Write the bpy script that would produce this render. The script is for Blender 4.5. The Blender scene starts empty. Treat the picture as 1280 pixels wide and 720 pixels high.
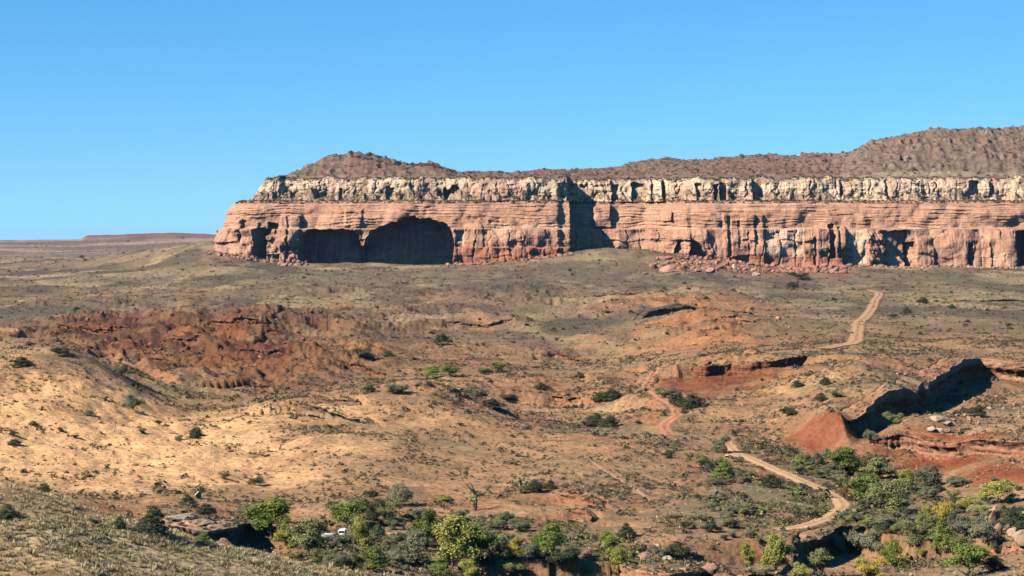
import bpy, math, random
import numpy as np

rng = np.random.default_rng(7)
random.seed(7)
scene = bpy.context.scene
COL = scene.collection
F = 2770.0            # focal length in photo pixels (1280 wide)
HOR = 300.0           # eye level in the photo

# ------------------------------------------------------------------ noise
_perm = np.random.default_rng(3).permutation(256).astype(np.int64)
_perm = np.concatenate([_perm, _perm, _perm])
_ga = np.random.default_rng(4).uniform(0, 2 * np.pi, 256)
_gx, _gy = np.cos(_ga), np.sin(_ga)

def perlin(x, y, seed=0):
    x = np.asarray(x, float) + seed * 17.31
    y = np.asarray(y, float) + seed * 9.77
    xi = np.floor(x).astype(np.int64); yi = np.floor(y).astype(np.int64)
    xf = x - xi; yf = y - yi
    u = xf * xf * xf * (xf * (xf * 6 - 15) + 10)
    v = yf * yf * yf * (yf * (yf * 6 - 15) + 10)
    xi &= 255; yi &= 255
    def g(ix, iy, dx, dy):
        h = _perm[_perm[ix & 255] + (iy & 255)]
        return _gx[h] * dx + _gy[h] * dy
    a = g(xi, yi, xf, yf); b = g(xi + 1, yi, xf - 1, yf)
    c = g(xi, yi + 1, xf, yf - 1); d = g(xi + 1, yi + 1, xf - 1, yf - 1)
    return 1.5 * (a + u * (b - a) + v * ((c + u * (d - c)) - (a + u * (b - a))))

def fbm(x, y, oct=4, seed=0, gain=0.5):
    s = 0; a = 1.0; f = 1.0
    for k in range(oct):
        s = s + a * perlin(x * f, y * f, seed + k * 3)
        a *= gain; f *= 2.03
    return s

def ridged(x, y, oct=4, seed=0, gain=0.5):
    s = 0; a = 1.0; f = 1.0
    for k in range(oct):
        s = s + a * (1 - 2 * np.abs(perlin(x * f, y * f, seed + k * 3)))
        a *= gain; f *= 2.03
    return s

def hsh(i, j=0, seed=0):
    i = np.asarray(i).astype(np.int64); j = np.asarray(j).astype(np.int64)
    return _perm[(_perm[(i + seed * 31) & 255] + j * 7 + seed) & 255] / 255.0

def S(t):
    t = np.clip(t, 0, 1)
    return t * t * (3 - 2 * t)

# ------------------------------------------------------------------ mesh helpers
def grid_mesh(name, P, col=None, extra=None, smooth=True, flip=False):
    """P: (rows, cols, 3) -> quad grid mesh"""
    r, c = P.shape[:2]
    idx = np.arange(r * c).reshape(r, c)
    q = np.stack([idx[:-1, :-1], idx[:-1, 1:], idx[1:, 1:], idx[1:, :-1]], -1).reshape(-1, 4)
    if flip:
        q = q[:, ::-1]
    return raw_mesh(name, P.reshape(-1, 3), q, col, extra, smooth)

def raw_mesh(name, V, Q, col=None, extra=None, smooth=True):
    V = np.ascontiguousarray(V, np.float32); Q = np.ascontiguousarray(Q, np.int32)
    n = Q.shape[1]
    me = bpy.data.meshes.new(name)
    me.vertices.add(len(V)); me.vertices.foreach_set('co', V.ravel())
    me.loops.add(Q.size); me.loops.foreach_set('vertex_index', Q.ravel())
    me.polygons.add(len(Q))
    me.polygons.foreach_set('loop_start', np.arange(0, Q.size, n, dtype=np.int32))
    try:
        me.polygons.foreach_set('loop_total', np.full(len(Q), n, np.int32))
    except Exception:
        pass
    me.update(calc_edges=True)
    me.polygons.foreach_set('use_smooth', np.full(len(Q), smooth, bool))
    if col is not None:
        a = me.attributes.new('Col', 'FLOAT_COLOR', 'POINT')
        cc = np.ones((len(V), 4), np.float32); cc[:, :3] = col.reshape(-1, 3)
        a.data.foreach_set('color', cc.ravel())
    for k, v in (extra or {}).items():
        a = me.attributes.new(k, 'FLOAT', 'POINT')
        a.data.foreach_set('value', np.ascontiguousarray(v, np.float32).ravel())
    me.update()
    return me

def link(name, me, mat=None, parent=None, loc=None):
    o = bpy.data.objects.new(name, me)
    COL.objects.link(o)
    if mat is not None:
        me.materials.clear(); me.materials.append(mat)
    if parent is not None:
        o.parent = parent
    if loc is not None:
        o.location = loc
    return o

def tag(o, label=None, cat=None, group=None, kind=None):
    if label: o['label'] = label
    if cat: o['category'] = cat
    if group: o['group'] = group
    if kind: o['kind'] = kind
    return o

def empty(name, loc, label, cat, group=None, rz=0.0):
    o = bpy.data.objects.new(name, None); COL.objects.link(o)
    o.location = loc; o.rotation_euler = (0, 0, rz)
    o.empty_display_size = 0.5
    return tag(o, label, cat, group)

# ------------------------------------------------------------------ node materials
class NT:
    def __init__(self, name):
        self.m = bpy.data.materials.new(name); self.m.use_nodes = True
        self.t = self.m.node_tree; self.t.nodes.clear()
        self.out = self.n('ShaderNodeOutputMaterial')
    def n(self, t, **kw):
        nd = self.t.nodes.new(t)
        for k, v in kw.items():
            if k.startswith('i_'):
                nd.inputs[int(k[2:])].default_value = v
            else:
                setattr(nd, k, v)
        return nd
    def l(self, a, b):
        self.t.links.new(a, b)
    def noise(self, vec, scale, detail=4, rough=0.6):
        nd = self.n('ShaderNodeTexNoise')
        nd.inputs['Scale'].default_value = scale; nd.inputs['Detail'].default_value = detail
        nd.inputs['Roughness'].default_value = rough
        if vec is not None: self.l(vec, nd.inputs['Vector'])
        return nd.outputs['Fac']
    def mapping(self, vec, scale):
        nd = self.n('ShaderNodeMapping'); nd.inputs['Scale'].default_value = scale
        self.l(vec, nd.inputs['Vector']); return nd.outputs['Vector']
    def ramp(self, fac, stops):
        nd = self.n('ShaderNodeValToRGB'); el = nd.color_ramp.elements
        while len(el) < len(stops): el.new(0.5)
        for e, (p, c) in zip(el, stops):
            e.position = p; e.color = (*c, 1) if len(c) == 3 else c
        self.l(fac, nd.inputs['Fac']); return nd.outputs['Color']
    def mix(self, a, b, fac, mode='MIX'):
        nd = self.n('ShaderNodeMix', data_type='RGBA', blend_type=mode)
        for s, v in ((6, a), (7, b), (0, fac)):
            if hasattr(v, 'is_output'): self.l(v, nd.inputs[s])
            else: nd.inputs[s].default_value = v if s == 0 else (*v, 1)
        return nd.outputs[2]
    def math(self, op, a, b=0.0):
        nd = self.n('ShaderNodeMath', operation=op)
        for s, v in ((0, a), (1, b)):
            if hasattr(v, 'is_output'): self.l(v, nd.inputs[s])
            else: nd.inputs[s].default_value = v
        return nd.outputs[0]
    def finish(self, color, rough=0.95, bump=None, dist=0.3, strength=1.0, spec=0.15):
        b = self.n('ShaderNodeBsdfPrincipled')
        b.inputs['Roughness'].default_value = rough
        b.inputs['Specular IOR Level'].default_value = spec
        if hasattr(color, 'is_output'): self.l(color, b.inputs['Base Color'])
        else: b.inputs['Base Color'].default_value = (*color, 1)
        if bump is not None:
            bn = self.n('ShaderNodeBump'); bn.inputs['Distance'].default_value = dist
            bn.inputs['Strength'].default_value = strength
            self.l(bump, bn.inputs['Height']); self.l(bn.outputs['Normal'], b.inputs['Normal'])
        self.l(b.outputs[0], self.out.inputs['Surface'])
        self.bsdf = b
        return self.m

# ------------------------------------------------------------------ camera, sun, sky
cam = bpy.data.cameras.new('camera'); cob = bpy.data.objects.new('camera', cam); COL.objects.link(cob)
cam.sensor_width = 36.0; cam.lens = F / 1280 * 36.0
cam.clip_start = 1.0; cam.clip_end = 120000.0
cob.location = (0, 0, 0)
cob.rotation_euler = (math.radians(90) - math.atan((360 - HOR) / F), 0, 0)
scene.camera = cob

SUN_EL, SUN_AZ = math.radians(36), math.radians(62)      # azimuth: from straight behind the camera towards the left
to_sun = (-math.sin(SUN_AZ) * math.cos(SUN_EL), -math.cos(SUN_AZ) * math.cos(SUN_EL), math.sin(SUN_EL))
sl = bpy.data.lights.new('sun', 'SUN'); so = bpy.data.objects.new('sun', sl); COL.objects.link(so)
sl.energy = 5.0; sl.angle = math.radians(0.53); sl.color = (1.0, 0.93, 0.82)
from mathutils import Vector
so.rotation_euler = Vector(to_sun).to_track_quat('Z', 'Y').to_euler()
w = bpy.data.worlds.new('World'); scene.world = w; w.use_nodes = True
nt = w.node_tree
bg = nt.nodes['Background']
sky = nt.nodes.new('ShaderNodeTexSky'); sky.sky_type = 'NISHITA'; sky.sun_disc = False
sky.sun_elevation = SUN_EL
# sun_rotation 0 = sun at +Y, growing clockwise seen from above
sky.sun_rotation = math.atan2(to_sun[0], to_sun[1])
sky.altitude = 1400; sky.air_density = 1.0; sky.dust_density = 0.0; sky.ozone_density = 2.2
sky.sun_intensity = 1.0
# clear dry desert air: the sky keeps its colour down to the horizon, so it is read some degrees higher up
tc = nt.nodes.new('ShaderNodeTexCoord')
mp = nt.nodes.new('ShaderNodeVectorMath'); mp.operation = 'ADD'; mp.inputs[1].default_value = (0, 0, 0.10)
nt.links.new(tc.outputs['Generated'], mp.inputs[0]); nt.links.new(mp.outputs[0], sky.inputs[0])
hs = nt.nodes.new('ShaderNodeHueSaturation'); hs.inputs['Saturation'].default_value = 1.38; hs.inputs['Hue'].default_value = 0.494
nt.links.new(sky.outputs[0], hs.inputs['Color'])
nt.links.new(hs.outputs[0], bg.inputs[0]); bg.inputs[1].default_value = 0.082
scene.view_settings.view_transform = 'Standard'; scene.view_settings.look = 'None'
scene.view_settings.exposure = 1.15; scene.view_settings.gamma = 1.0
scene.render.engine = 'CYCLES'
scene.cycles.max_bounces = 4; scene.cycles.diffuse_bounces = 0; scene.cycles.glossy_bounces = 1
scene.cycles.transmission_bounces = 2; scene.cycles.transparent_max_bounces = 4
# ------------------------------------------------------------------ terrain control points: (px, py, distance)
CP = {
 0: [(720,385),(660,415),(615,445),('z',510,-66),('z',580,-69),(600,650),(560,720),(520,790),(480,860),(440,940),(427,965),('z',1080,-51),('z',1200,-58),('z',1330,-64),
     (410,1640),(390,1950),(360,2600),(340,3400),(325,5000),(318,6200),(308,7200),(301,8000),('z',9500,-30)],
 100: [(720,385),(680,410),(638,445),('z',500,-65),(630,565),(612,640),(560,745),(510,825),(470,895),(448,935),('z',1030,-56),('z',1150,-62),(440,1310),(420,1480),(400,1720),
     (385,2000),(360,2600),(340,3400),(325,5000),(312,7000),(299,8000),('z',9500,-30)],
 165: [(720,400),(657,445),('z',490,-68),(645,570),(600,665),(560,745),(525,830),(490,910),(482,1010),(470,1130),(455,1220),(430,1430),(400,1750),
     (375,2200),(350,2900),(335,3600),(318,6000),(297,8000),('z',9500,-30)],
 250: [(720,410),(683,440),('z',490,-70),(665,540),(635,600),(580,715),(545,805),(528,870),(505,980),(485,1080),(470,1150),(440,1300),(400,1560),('z',1750,-61.5),
     (385,2000),(360,2600),(340,3100),(315,3420),('z',3700,-6),('z',4400,-10),('z',6000,-30),(296,8000),('z',9500,-30)],
 330: [(720,420),(700,440),('z',480,-72),(680,535),(650,585),(630,625),(600,690),(560,775),(530,835),(500,900),('z',980,-72),(488,1060),(470,1160),(440,1330),(405,1560),
     (395,1750),(375,2100),(350,2700),(337,3150),(327,3380),('z',3600,-25)],
 430: [(720,470),(700,505),(660,565),(640,600),(600,670),(560,750),(520,840),(492,920),('z',1000,-71.5),(480,1100),(450,1280),(430,1430),(400,1750),(375,2150),(350,2700),(335,3200),(331,3450),('z',3600,-36)],
 530: [(720,490),(680,545),(640,610),(600,685),(560,760),(520,840),(490,920),('z',1000,-72),(475,1140),(450,1300),(420,1540),(390,1900),(360,2450),(340,3000),(331,3450),('z',3600,-36)],
 640: [(720,490),(680,545),(640,610),(600,690),(560,780),(535,850),(512,920),('z',970,-75),(500,1020),(470,1160),(440,1370),(410,1640),(385,1960),(360,2450),(340,2950),(328,3300),('z',3600,-30)],
 750: [(720,490),(680,545),(640,610),(600,690),(560,790),(540,850),(530,905),(500,1020),(470,1170),(440,1380),(400,1760),(385,1900),(371,2000),('z',2150,-58),(362,2500),(340,3000),(313,3370),('z',3600,-12)],
 870: [(720,495),(690,535),(640,610),(600,690),(560,785),(520,900),(490,990),(460,1100),(440,1230),(410,1450),(391,1560),('z',1700,-60),(382,1900),(366,2050),('z',2200,-58),(355,2600),(340,3050),(322,3370),('z',3600,-25)],
 980: [(720,500),(660,580),(600,695),(570,770),(545,830),(510,890),(480,970),(450,1080),(420,1350),(390,1800),(372,2150),(355,2600),(345,2950),(335,3350),('z',3600,-40)],
 1080: [(720,500),(660,580),(600,700),(575,750),(560,790),(500,850),(470,950),(440,1120),(410,1450),(380,1950),(360,2500),(345,2950),(335,3350),('z',3600,-40)],
 1180: [(720,500),(660,580),(610,680),(585,720),(545,760),(530,820),('z',900,-68),('z',1000,-66),(450,1080),(430,1250),(400,1600),(378,2000),(358,2550),(345,2950),(335,3350),('z',3600,-40)],
 1280: [(720,480),(690,510),(650,590),(620,640),(575,690),(555,720),(530,820),(500,930),(475,1020),(455,1080),(430,1250),(400,1600),(378,2000),(358,2550),(345,2950),(335,3350),('z',3600,-40)],
}
EXTRA = [(1045,505,800),(1000,558,795),(1030,562,790),(1075,562,785),(1012,530,810),(1090,497,840),(1125,488,850),(1105,545,770),(1140,543,765),(1230,550,735),
         (1060,528,815),(60,625,440),(200,665,440),(290,692,440),(345,702,445),
         (290,645,580),(210,645,560),(300,672,535)]
pts = []
for px, lst in CP.items():
    for e in lst:
        if e[0] == 'z': pts.append((px, e[1], e[2]))
        else: pts.append((px, e[1], -(e[0] - HOR) / F * e[1]))
    for dd, zz in ((40, -16), (130, -34), (250, -48 if px < 400 else -60), (14000, -60), (30000, -120), (60000, -300)):
        pts.append((px, dd, zz))
for px, py, d in EXTRA: pts.append((px, d, -(py - HOR) / F * d))
for src, dsts in ((0, (-350, -1000)), (1280, (1650, 2300))):
    for p in [q for q in pts if q[0] == src]:
        for dpx in dsts: pts.append((dpx, p[1], p[2]))
for px in (430, 640, 870, 1080, 1280):
    for dd, zz in ((4600, -40), (6500, -40), (9000, -40)): pts.append((px, dd, zz))
pts = np.array(pts, float)
cx = pts[:, 0] / 100.0; cl = np.log(pts[:, 1]) * 9.0; cz = pts[:, 2]
def _k(r2): return 0.5 * r2 * np.log(r2 + 1e-9)
n_ = len(cx)
A_ = _k((cx[:, None] - cx) ** 2 + (cl[:, None] - cl) ** 2)
A_ += np.eye(n_) * 0.02
P_ = np.stack([np.ones(n_), cx, cl], 1)
M_ = np.block([[A_, P_], [P_.T, np.zeros((3, 3))]])
sol = np.linalg.solve(M_, np.concatenate([cz, np.zeros(3)]))
wR, wP = sol[:n_], sol[n_:]
def rbf(px, d):
    sh = np.shape(px); X = np.ravel(px) / 100.0; L = np.log(np.ravel(d)) * 9.0
    o = np.empty(len(X))
    for i in range(0, len(X), 20000):
        s = slice(i, i + 20000)
        o[s] = _k((X[s, None] - cx) ** 2 + (L[s, None] - cl) ** 2) @ wR + wP[0] + wP[1] * X[s] + wP[2] * L[s]
    return o.reshape(sh)

# terrain sheet: rays of equal bearing, rows of equal distance (fine where the photo looks, wide beyond it)
gpx = np.concatenate([np.linspace(-1100, -180, 60)[:-1], np.arange(-180, -20, 3.0), np.arange(-20, 1301, 1.5), np.arange(1302, 1461, 3.0), np.linspace(1462, 2400, 60)])
gu = (gpx - 640) / F
def lrows(a, b, st): return np.exp(np.arange(math.log(a), math.log(b), st))
gd = np.concatenate([lrows(40, 360, .07), lrows(360, 1400, .0027), lrows(1400, 3500, .0045), lrows(3500, 8600, .0085), lrows(8600, 60000, .06)])
# coarse rbf, then bilinear in (px, log d)
qx = np.concatenate([np.linspace(-1100, -60, 25)[:-1], np.arange(-60, 1345, 9.0), np.linspace(1345, 2400, 25)[1:]])
ql = np.arange(math.log(39), math.log(61000), .012)
QX, QL = np.meshgrid(qx, ql)
QZ = rbf(QX, np.exp(QL))
def bil(gx, gy, Z, x, y):
    i = np.clip(np.searchsorted(gx, x) - 1, 0, len(gx) - 2); j = np.clip(np.searchsorted(gy, y) - 1, 0, len(gy) - 2)
    fx = np.clip((x - gx[i]) / (gx[i + 1] - gx[i]), 0, 1); fy = np.clip((y - gy[j]) / (gy[j + 1] - gy[j]), 0, 1)
    if Z.ndim == 3: fx = fx[..., None]; fy = fy[..., None]
    return (Z[j, i] * (1 - fx) + Z[j, i + 1] * fx) * (1 - fy) + (Z[j + 1, i] * (1 - fx) + Z[j + 1, i + 1] * fx) * fy
U, D = np.meshgrid(gu, gd)
GPX = 640 + U * F
X = U * D
Z = bil(qx, ql, QZ, GPX, np.log(D))

def W(px, d): return np.array([(px - 640) / F * d, d])     # bearing + distance -> plan
def polydist(pl, sgn=True):
    """distance of every terrain vertex to a plan polyline, interpolation parameter, and side (+ = right of travel)"""
    best = np.full(X.shape, 1e9); tt = np.zeros(X.shape); side = np.zeros(X.shape)
    return _pd(pl, X, D)
def _pd(pl, x, y):
    best = np.full(np.shape(x), 1e9); tt = np.zeros(np.shape(x)); side = np.zeros(np.shape(x))
    for k in range(len(pl) - 1):
        a, b = pl[k], pl[k + 1]; ab = b - a; L2 = ab @ ab
        t = np.clip(((x - a[0]) * ab[0] + (y - a[1]) * ab[1]) / L2, 0, 1)
        dx = x - a[0] - t * ab[0]; dy = y - a[1] - t * ab[1]
        dd = np.hypot(dx, dy); m = dd < best
        best = np.where(m, dd, best); tt = np.where(m, k + t, tt)
        side = np.where(m, np.sign(ab[1] * dx - ab[0] * dy), side)
    return best, tt, side
def inpoly(poly, x, y):
    ins = np.zeros(np.shape(x), bool)
    for k in range(len(poly)):
        a, b = poly[k], poly[(k + 1) % len(poly)]
        c = ((a[1] > y) != (b[1] > y)) & (x < (b[0] - a[0]) * (y - a[1]) / (b[1] - a[1] + 1e-12) + a[0])
        ins ^= c
    return ins
def scarp(pts_, h, wl, wr, zz=None):
    """raise the ground along a line: gentle on its left, steep on its right (right = away from the sun)"""
    global Z
    pl = [W(p[0], p[1]) for p in pts_]
    xs = [p[0] for p in pl]; ys = [p[1] for p in pl]; R = max(wl, wr) * 1.3
    dd, tt, side = polydist(pl)
    wob = 1 + .35 * fbm(X / 14, D / 14, 3, 31)
    ends = S(tt / .6) * S((len(pl) - 1 - tt) / .6)
    wdt = np.where(side > 0, wr, wl)
    Z = Z + h * ends * np.clip(1 - dd / (wdt * wob), 0, 1) ** 1.2

# --- natural relief
rough = np.ones(X.shape)
def zone(px, d, rx, rd):
    c = W(px, d); jx = 1 + .3 * fbm(X / 60, D / 60, 3, 77)
    return np.clip(1.6 - 1.6 * np.hypot((X - c[0]) / rx, (D - c[1]) / rd) * jx, 0, 1)
badl = np.maximum.reduce([zone(240, 1420, 110, 360), zone(110, 1560, 85, 250), zone(350, 1260, 80, 240), zone(350, 1580, 110, 190)])
redr = np.maximum(zone(880, 1480, 70, 220), zone(820, 1950, 90, 180))
smoothB = zone(120, 760, 110, 170)
far = S((D - 1800) / 1500)
vf = S((D - 5200) / 1200)
n1 = fbm(X / 120, D / 150, 4, 1); n2 = ridged(X / 55, D / 70, 4, 2) - .6; n3 = fbm(X / 16, D / 16, 4, 5)
Z = Z + n1 * (1.7 + 1.5 * far) * (1 - .7 * smoothB) * (1 - vf)
Z = Z + n2 * (.55 + .7 * far) * (1 - .8 * smoothB) * (1 - vf) * S((D - 420) / 200)
Z = Z + badl * (ridged(X / 40 + D / 90, D / 55, 5, 12, .58) - .55) * 4.6 + badl * (ridged(X / 13 + D / 60, D / 16, 3, 14) - .5) * 1.3 + redr * (ridged(X / 40, D / 60, 4, 15) - .4) * 3.2
Z = Z + n3 * .38 * (1 - .5 * smoothB) * (D < 3000)
Z = Z + smoothB * (1.6 * fbm(X / 26, D / 34, 3, 71) + .9 * np.abs(perlin(X / 9, D / 13, 72)))
Z = Z + vf * ((ridged(X / 600, D / 420, 5, 8) - .6) * 5 - 3)
# rocky swells, steeper on the side away from the sun
midz = S((D - 620) / 300) * S((2900 - D) / 700) * (1 - .85 * smoothB)
wx = X + 22 * fbm(X / 70, D / 90, 2, 61); o1 = ridged(wx / 75, D / 85 + X / 300, 4, 63, .55)
w2 = X - 20 * o1; o2 = ridged(w2 / 75, D / 85 + w2 / 300, 4, 63, .55)
lump = (1 - .8 * S((GPX - 930) / 60) * S((D - 1000) / 100)) * np.clip(o2 - .35, 0, 1.2) * S(fbm(X / 200, D / 260, 3, 67) * 1.8 + .45)
Z = Z + midz * lump * (3.6 + 1.6 * S((D - 1200) / 500))
# --- scarps: dark, sun-averted rock steps seen in the photo
scarp([(130,1240),(160,1140),(200,1085),(235,1060)], 6, 60, 5)
scarp([(205,1440),(240,1400),(270,1370)], 5, 60, 6)
scarp([(260,1500),(300,1460),(335,1430)], 5, 60, 6)
scarp([(300,1290),(340,1265),(390,1240)], 5, 50, 6)
scarp([(240,1300),(285,1250),(320,1215)], 5, 50, 6)
scarp([(860,1850),(835,1800),(800,1740),(775,1690)][::-1], 7, 8, 60)
scarp([(700,640),(735,628),(742,615)], 1.6, 14, 2)
scarp([(716,600),(735,592)], 1.8, 12, 2)
scarp([(1050,806),(1052,795),(1060,775),(1066,762)], 4, 18, 6)
scarp([(700,1500),(740,1470),(770,1430)], 4, 60, 6)
scarp([(560,1700),(600,1680),(640,1600)], 4, 60, 8)
scarp([(720,1130),(745,1105)], 3, 30, 3)

# --- cliffs of the near ground: a plan line (bearing px, distance), ground cut away on its right, a rock face set along it
def smooth_line(p, n=16):
    p = np.array(p, float); out = []
    for i in range(len(p) - 1):
        p0 = p[max(i - 1, 0)]; p1 = p[i]; p2 = p[i + 1]; p3 = p[min(i + 2, len(p) - 1)]
        for t in np.linspace(0, 1, n, endpoint=False):
            out.append(.5 * (2 * p1 + (p2 - p0) * t + (2 * p0 - 5 * p1 + 4 * p2 - p3) * t * t + (3 * p1 - p0 - 3 * p2 + p3) * t ** 3))
    out.append(p[-1]); return np.array(out)
def groundz(x, y):
    return bil(gu, np.log(gd), Z, x / y, np.log(y))
def resample(L, st):
    s = np.concatenate([[0], np.cumsum(np.hypot(*np.diff(L, axis=0).T))])
    t = np.arange(0, s[-1], st)
    return np.stack([np.interp(t, s, L[:, 0]), np.interp(t, s, L[:, 1])], -1), t
LEDGES = {}
def ledge(name, line, drop, heal, under=1.5, floor=None, jag=1.2):
    global Z
    pl = smooth_line([W(*p) for p in line], 12); P, s = resample(pl, .45)
    tg = np.gradient(P, axis=0); tg /= np.hypot(tg[:, 0], tg[:, 1])[:, None]
    ker = np.ones(45) / 45
    tg = np.stack([np.convolve(np.pad(tg[:, k], 22, 'edge'), ker, 'valid') for k in (0, 1)], -1)
    nr = np.stack([tg[:, 1], -tg[:, 0]], -1)                   # right of travel: the open side
    P = P + nr * (jag * fbm(s / 9, s * 0 + drop, 3, 17) + jag * 1.6 * fbm(s / 30, s * 0 + 2, 2, 19))[:, None]
    ue = under * S(np.minimum(s, s[-1] - s) / 30.0) + .4
    offs = np.array([under + 5.2, under + 3.2, under + 1.6, under * .85, under * .6, under * .3, 0.3, 0.0])[:, None] * (ue / (under + .4))[None, :]
    zt = np.stack([groundz(P[:, 0] - nr[:, 0] * o, P[:, 1] - nr[:, 1] * o) for o in offs])
    ends = S(np.minimum(s, s[-1] - s) / (s[-1] * .12))
    coarse = P[::3]
    lo = P.min(0) - heal - 30; hi = P.max(0) + heal + 30
    mk = (X > lo[0]) & (X < hi[0]) & (D > lo[1]) & (D < hi[1])
    x, y = X[mk], D[mk]
    dd, tt, side = _pd(coarse, x, y)
    sd = dd * side; e = np.interp(tt * 3, np.arange(len(ends)), ends); under = np.interp(tt * 3, np.arange(len(ue)), ue)
    k = e * S((sd + under + 4.2) / 2.8)
    if floor is None:
        k = k * (1 - S((sd - 3) / heal))
        Z[mk] = Z[mk] - drop * k
    else:
        poly, fl = floor
        poly = list(P[::5]) + poly[-fl:]; ins = inpoly(poly, x, y); sd = dd * np.where(ins, 1, -1); side = np.where(ins, 1, -1)
        do = _pd(poly[-fl:] + [poly[0]], x, y)[0]
        k = np.where(~ins, S((under + 4.2 - dd) / 2.8), S((sd + under + 4.2) / 2.8) * np.where(ins, S(do / 24), 0)) * np.where(ins, 1, e)
        fz = -74.0 + fbm(x / 25, y / 25, 3, 51) * 1.0 + 4.5 * S((y - 1050) / 60)
        Z[mk] = Z[mk] * (1 - k) + np.minimum(Z[mk], fz) * k
    LEDGES[name] = (P, nr, s, offs, zt, drop * ends + .5, ue)
RIM = [(1030,798),(1060,812),(1105,842),(1130,865),(1150,945),(1185,1030),(1216,1105),(1236,1112),(1270,1097),(1320,1090),(1400,1100)]
canyon = [W(*p) for p in RIM] + [W(1420,960), W(1310,985), W(1265,985), W(1240,930), W(1212,865), W(1172,818), W(1125,790), W(1060,772)]
ledge('canyon_cliff', RIM, 17, 40, 5.0, (canyon, 8), 1.0)
ledge('niche_cliff', [(862,1095),(880,1078),(905,1080),(940,1072),(975,1076),(1012,1085)], 11.0, 70, .8)
ledge('bank_ledge', [(1086,768),(1105,765),(1135,764),(1170,752),(1210,742),(1250,728),(1300,716),(1350,712)], 5.5, 60, .8, None, .7)
ledge('undercut_bank', [(976,557),(988,553),(1008,556),(1030,566),(1046,578),(1062,584),(1092,585)], 6.5, 75, 3.0, None, .5)
ledge('red_foot_cliff', [(768,524),(790,510),(812,502),(838,500),(862,505),(884,518)], 6.0, 60, 1.0)
ledge('low_step_cliff', [(868,514),(900,508),(935,512),(966,524)], 2.2, 50, 2.0, None, .6)
ledge('slab_ledge', [(196,556),(215,546),(240,541),(270,543),(296,554),(308,576)], 5.2, 40, 3.5)
ledge('slab_step', [(258,524),(290,515),(320,518),(356,526)], 2.2, 22, 1.4)
ledge('slab_shelf', [(60,560),(110,548),(160,548),(200,556)], 1.3, 18, .8)

OUT = [([(366,888),(395,868),(425,846),(472,812)],3.6,'brown'),([(392,900),(425,880),(450,862)],2.6,'brown'),([(646,940),(680,928),(726,905)],4.2,'brown'),([(308,1092),(330,1086),(352,1080)],4.5,'dark'),([(436,1205),(485,1190)],3.0,'dark'),
 ([(775,1640),(812,1715),(850,1795),(885,1880)],5.0,'red'),([(170,1200),(210,1165),(245,1135)],5.0,'dark'),([(135,1320),(190,1260),(240,1215)],5.5,'dark'),([(250,1490),(300,1460),(350,1450)],5.5,'dark'),([(195,1390),(262,1345)],5.0,'dark'),([(292,1275),(340,1255),(405,1240)],4.5,'dark'),
 ([(685,1310),(740,1295)],3.5,'red'),([(555,1660),(645,1640)],4.0,'brown'),([(688,1015),(742,1000)],2.6,'red'),([(1190,2085),(1230,2070),(1280,2078)],4.0,'red'),([(60,1560),(110,1520),(165,1500)],5.0,'dark'),([(700,640),(735,628),(748,612)],2.2,'red'),([(712,602),(742,592)],2.2,'red'),
 ([(900,1500),(950,1480)],4.0,'red'),([(845,1620),(900,1600),(945,1610)],4.0,'red'),([(500,1440),(560,1430)],3.0,'brown'),([(690,2050),(760,2030),(840,2040)],5.0,'red'),([(410,1320),(450,1300)],3.0,'dark'),([(560,1020),(600,1000)],2.4,'brown'),([(300,1750),(380,1720)],4.5,'dark')]
OUTKIND = {}
for k_, (ln, dp, kd) in enumerate(OUT):
    ledge('rock_ledge_%d' % k_, ln, dp, dp * 9, .5 if kd == 'red' else 1.0, None, .9); OUTKIND['rock_ledge_%d' % k_] = kd

# --- roads (plan lines by bearing and distance), ground levelled along them
def hit(px, py):
    """distance where the view ray through a photo pixel meets the ground"""
    u = (px - 640) / F; s = -(py - HOR) / F
    d = np.exp(np.arange(math.log(300), math.log(9000), .0012))
    g = groundz(u * d, d) - s * d
    k = np.argmax(g >= 0)
    return d[k] if g[k] >= 0 else None
ROADS = {
 'lower': ([(905,548),(918,565),(935,572),(960,583),(990,597),(1020,610),(1045,622),(1055,632),(1048,642),(1030,652),(1000,659),(965,664)], 5.0),
 'upper': ([(838,545),(830,532),(846,520),(842,508),(828,497),(812,487),(806,478),(818,466),(828,460)], 5.5),
 'plain': ([(1028,437),(1050,433),(1066,429),(1071,421),(1074,405),(1082,396),(1090,386),(1094,376),(1099,368),(1086,363)], 8.5),
 'track': ([(1026,437),(1000,438),(975,440),(950,443)], 4.0),
 'trail': ([(740,578),(770,595),(795,612),(815,628)], 1.6),
}
ROADW = {}
for k, (pp, wd) in ROADS.items():
    L = []
    for px, py in pp:
        d = hit(px, py); L.append([(px - 640) / F * d, d])
    L = smooth_line(L, 14)
    zc = groundz(L[:, 0], L[:, 1])
    ker = np.ones(25) / 25; zs = np.convolve(np.pad(zc, 12, 'edge'), ker, 'valid')
    ROADW[k] = (L, wd, zs)
for k, (L, wd, zs) in ROADW.items():
    lo = L.min(0) - 25; hi = L.max(0) + 25
    msk = (X > lo[0]) & (X < hi[0]) & (D > lo[1]) & (D < hi[1])
    xs, ys = X[msk], D[msk]
    best = np.full(xs.shape, 1e9); zz = np.zeros(xs.shape)
    for q in range(0, len(L)):
        dd = np.hypot(xs - L[q, 0], ys - L[q, 1]); b = dd < best
        best = np.where(b, dd, best); zz = np.where(b, zs[q], zz)
    kf = 1 - S((best - wd * .6) / (wd * .9))
    Z[msk] = Z[msk] * (1 - kf) + zz * kf
# ------------------------------------------------------------------ colours (albedo)
def C(*a): return np.array(a, float)
def lerp(a, b, t):
    t = np.asarray(t)[..., None]
    return a * (1 - t) + b * t

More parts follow.
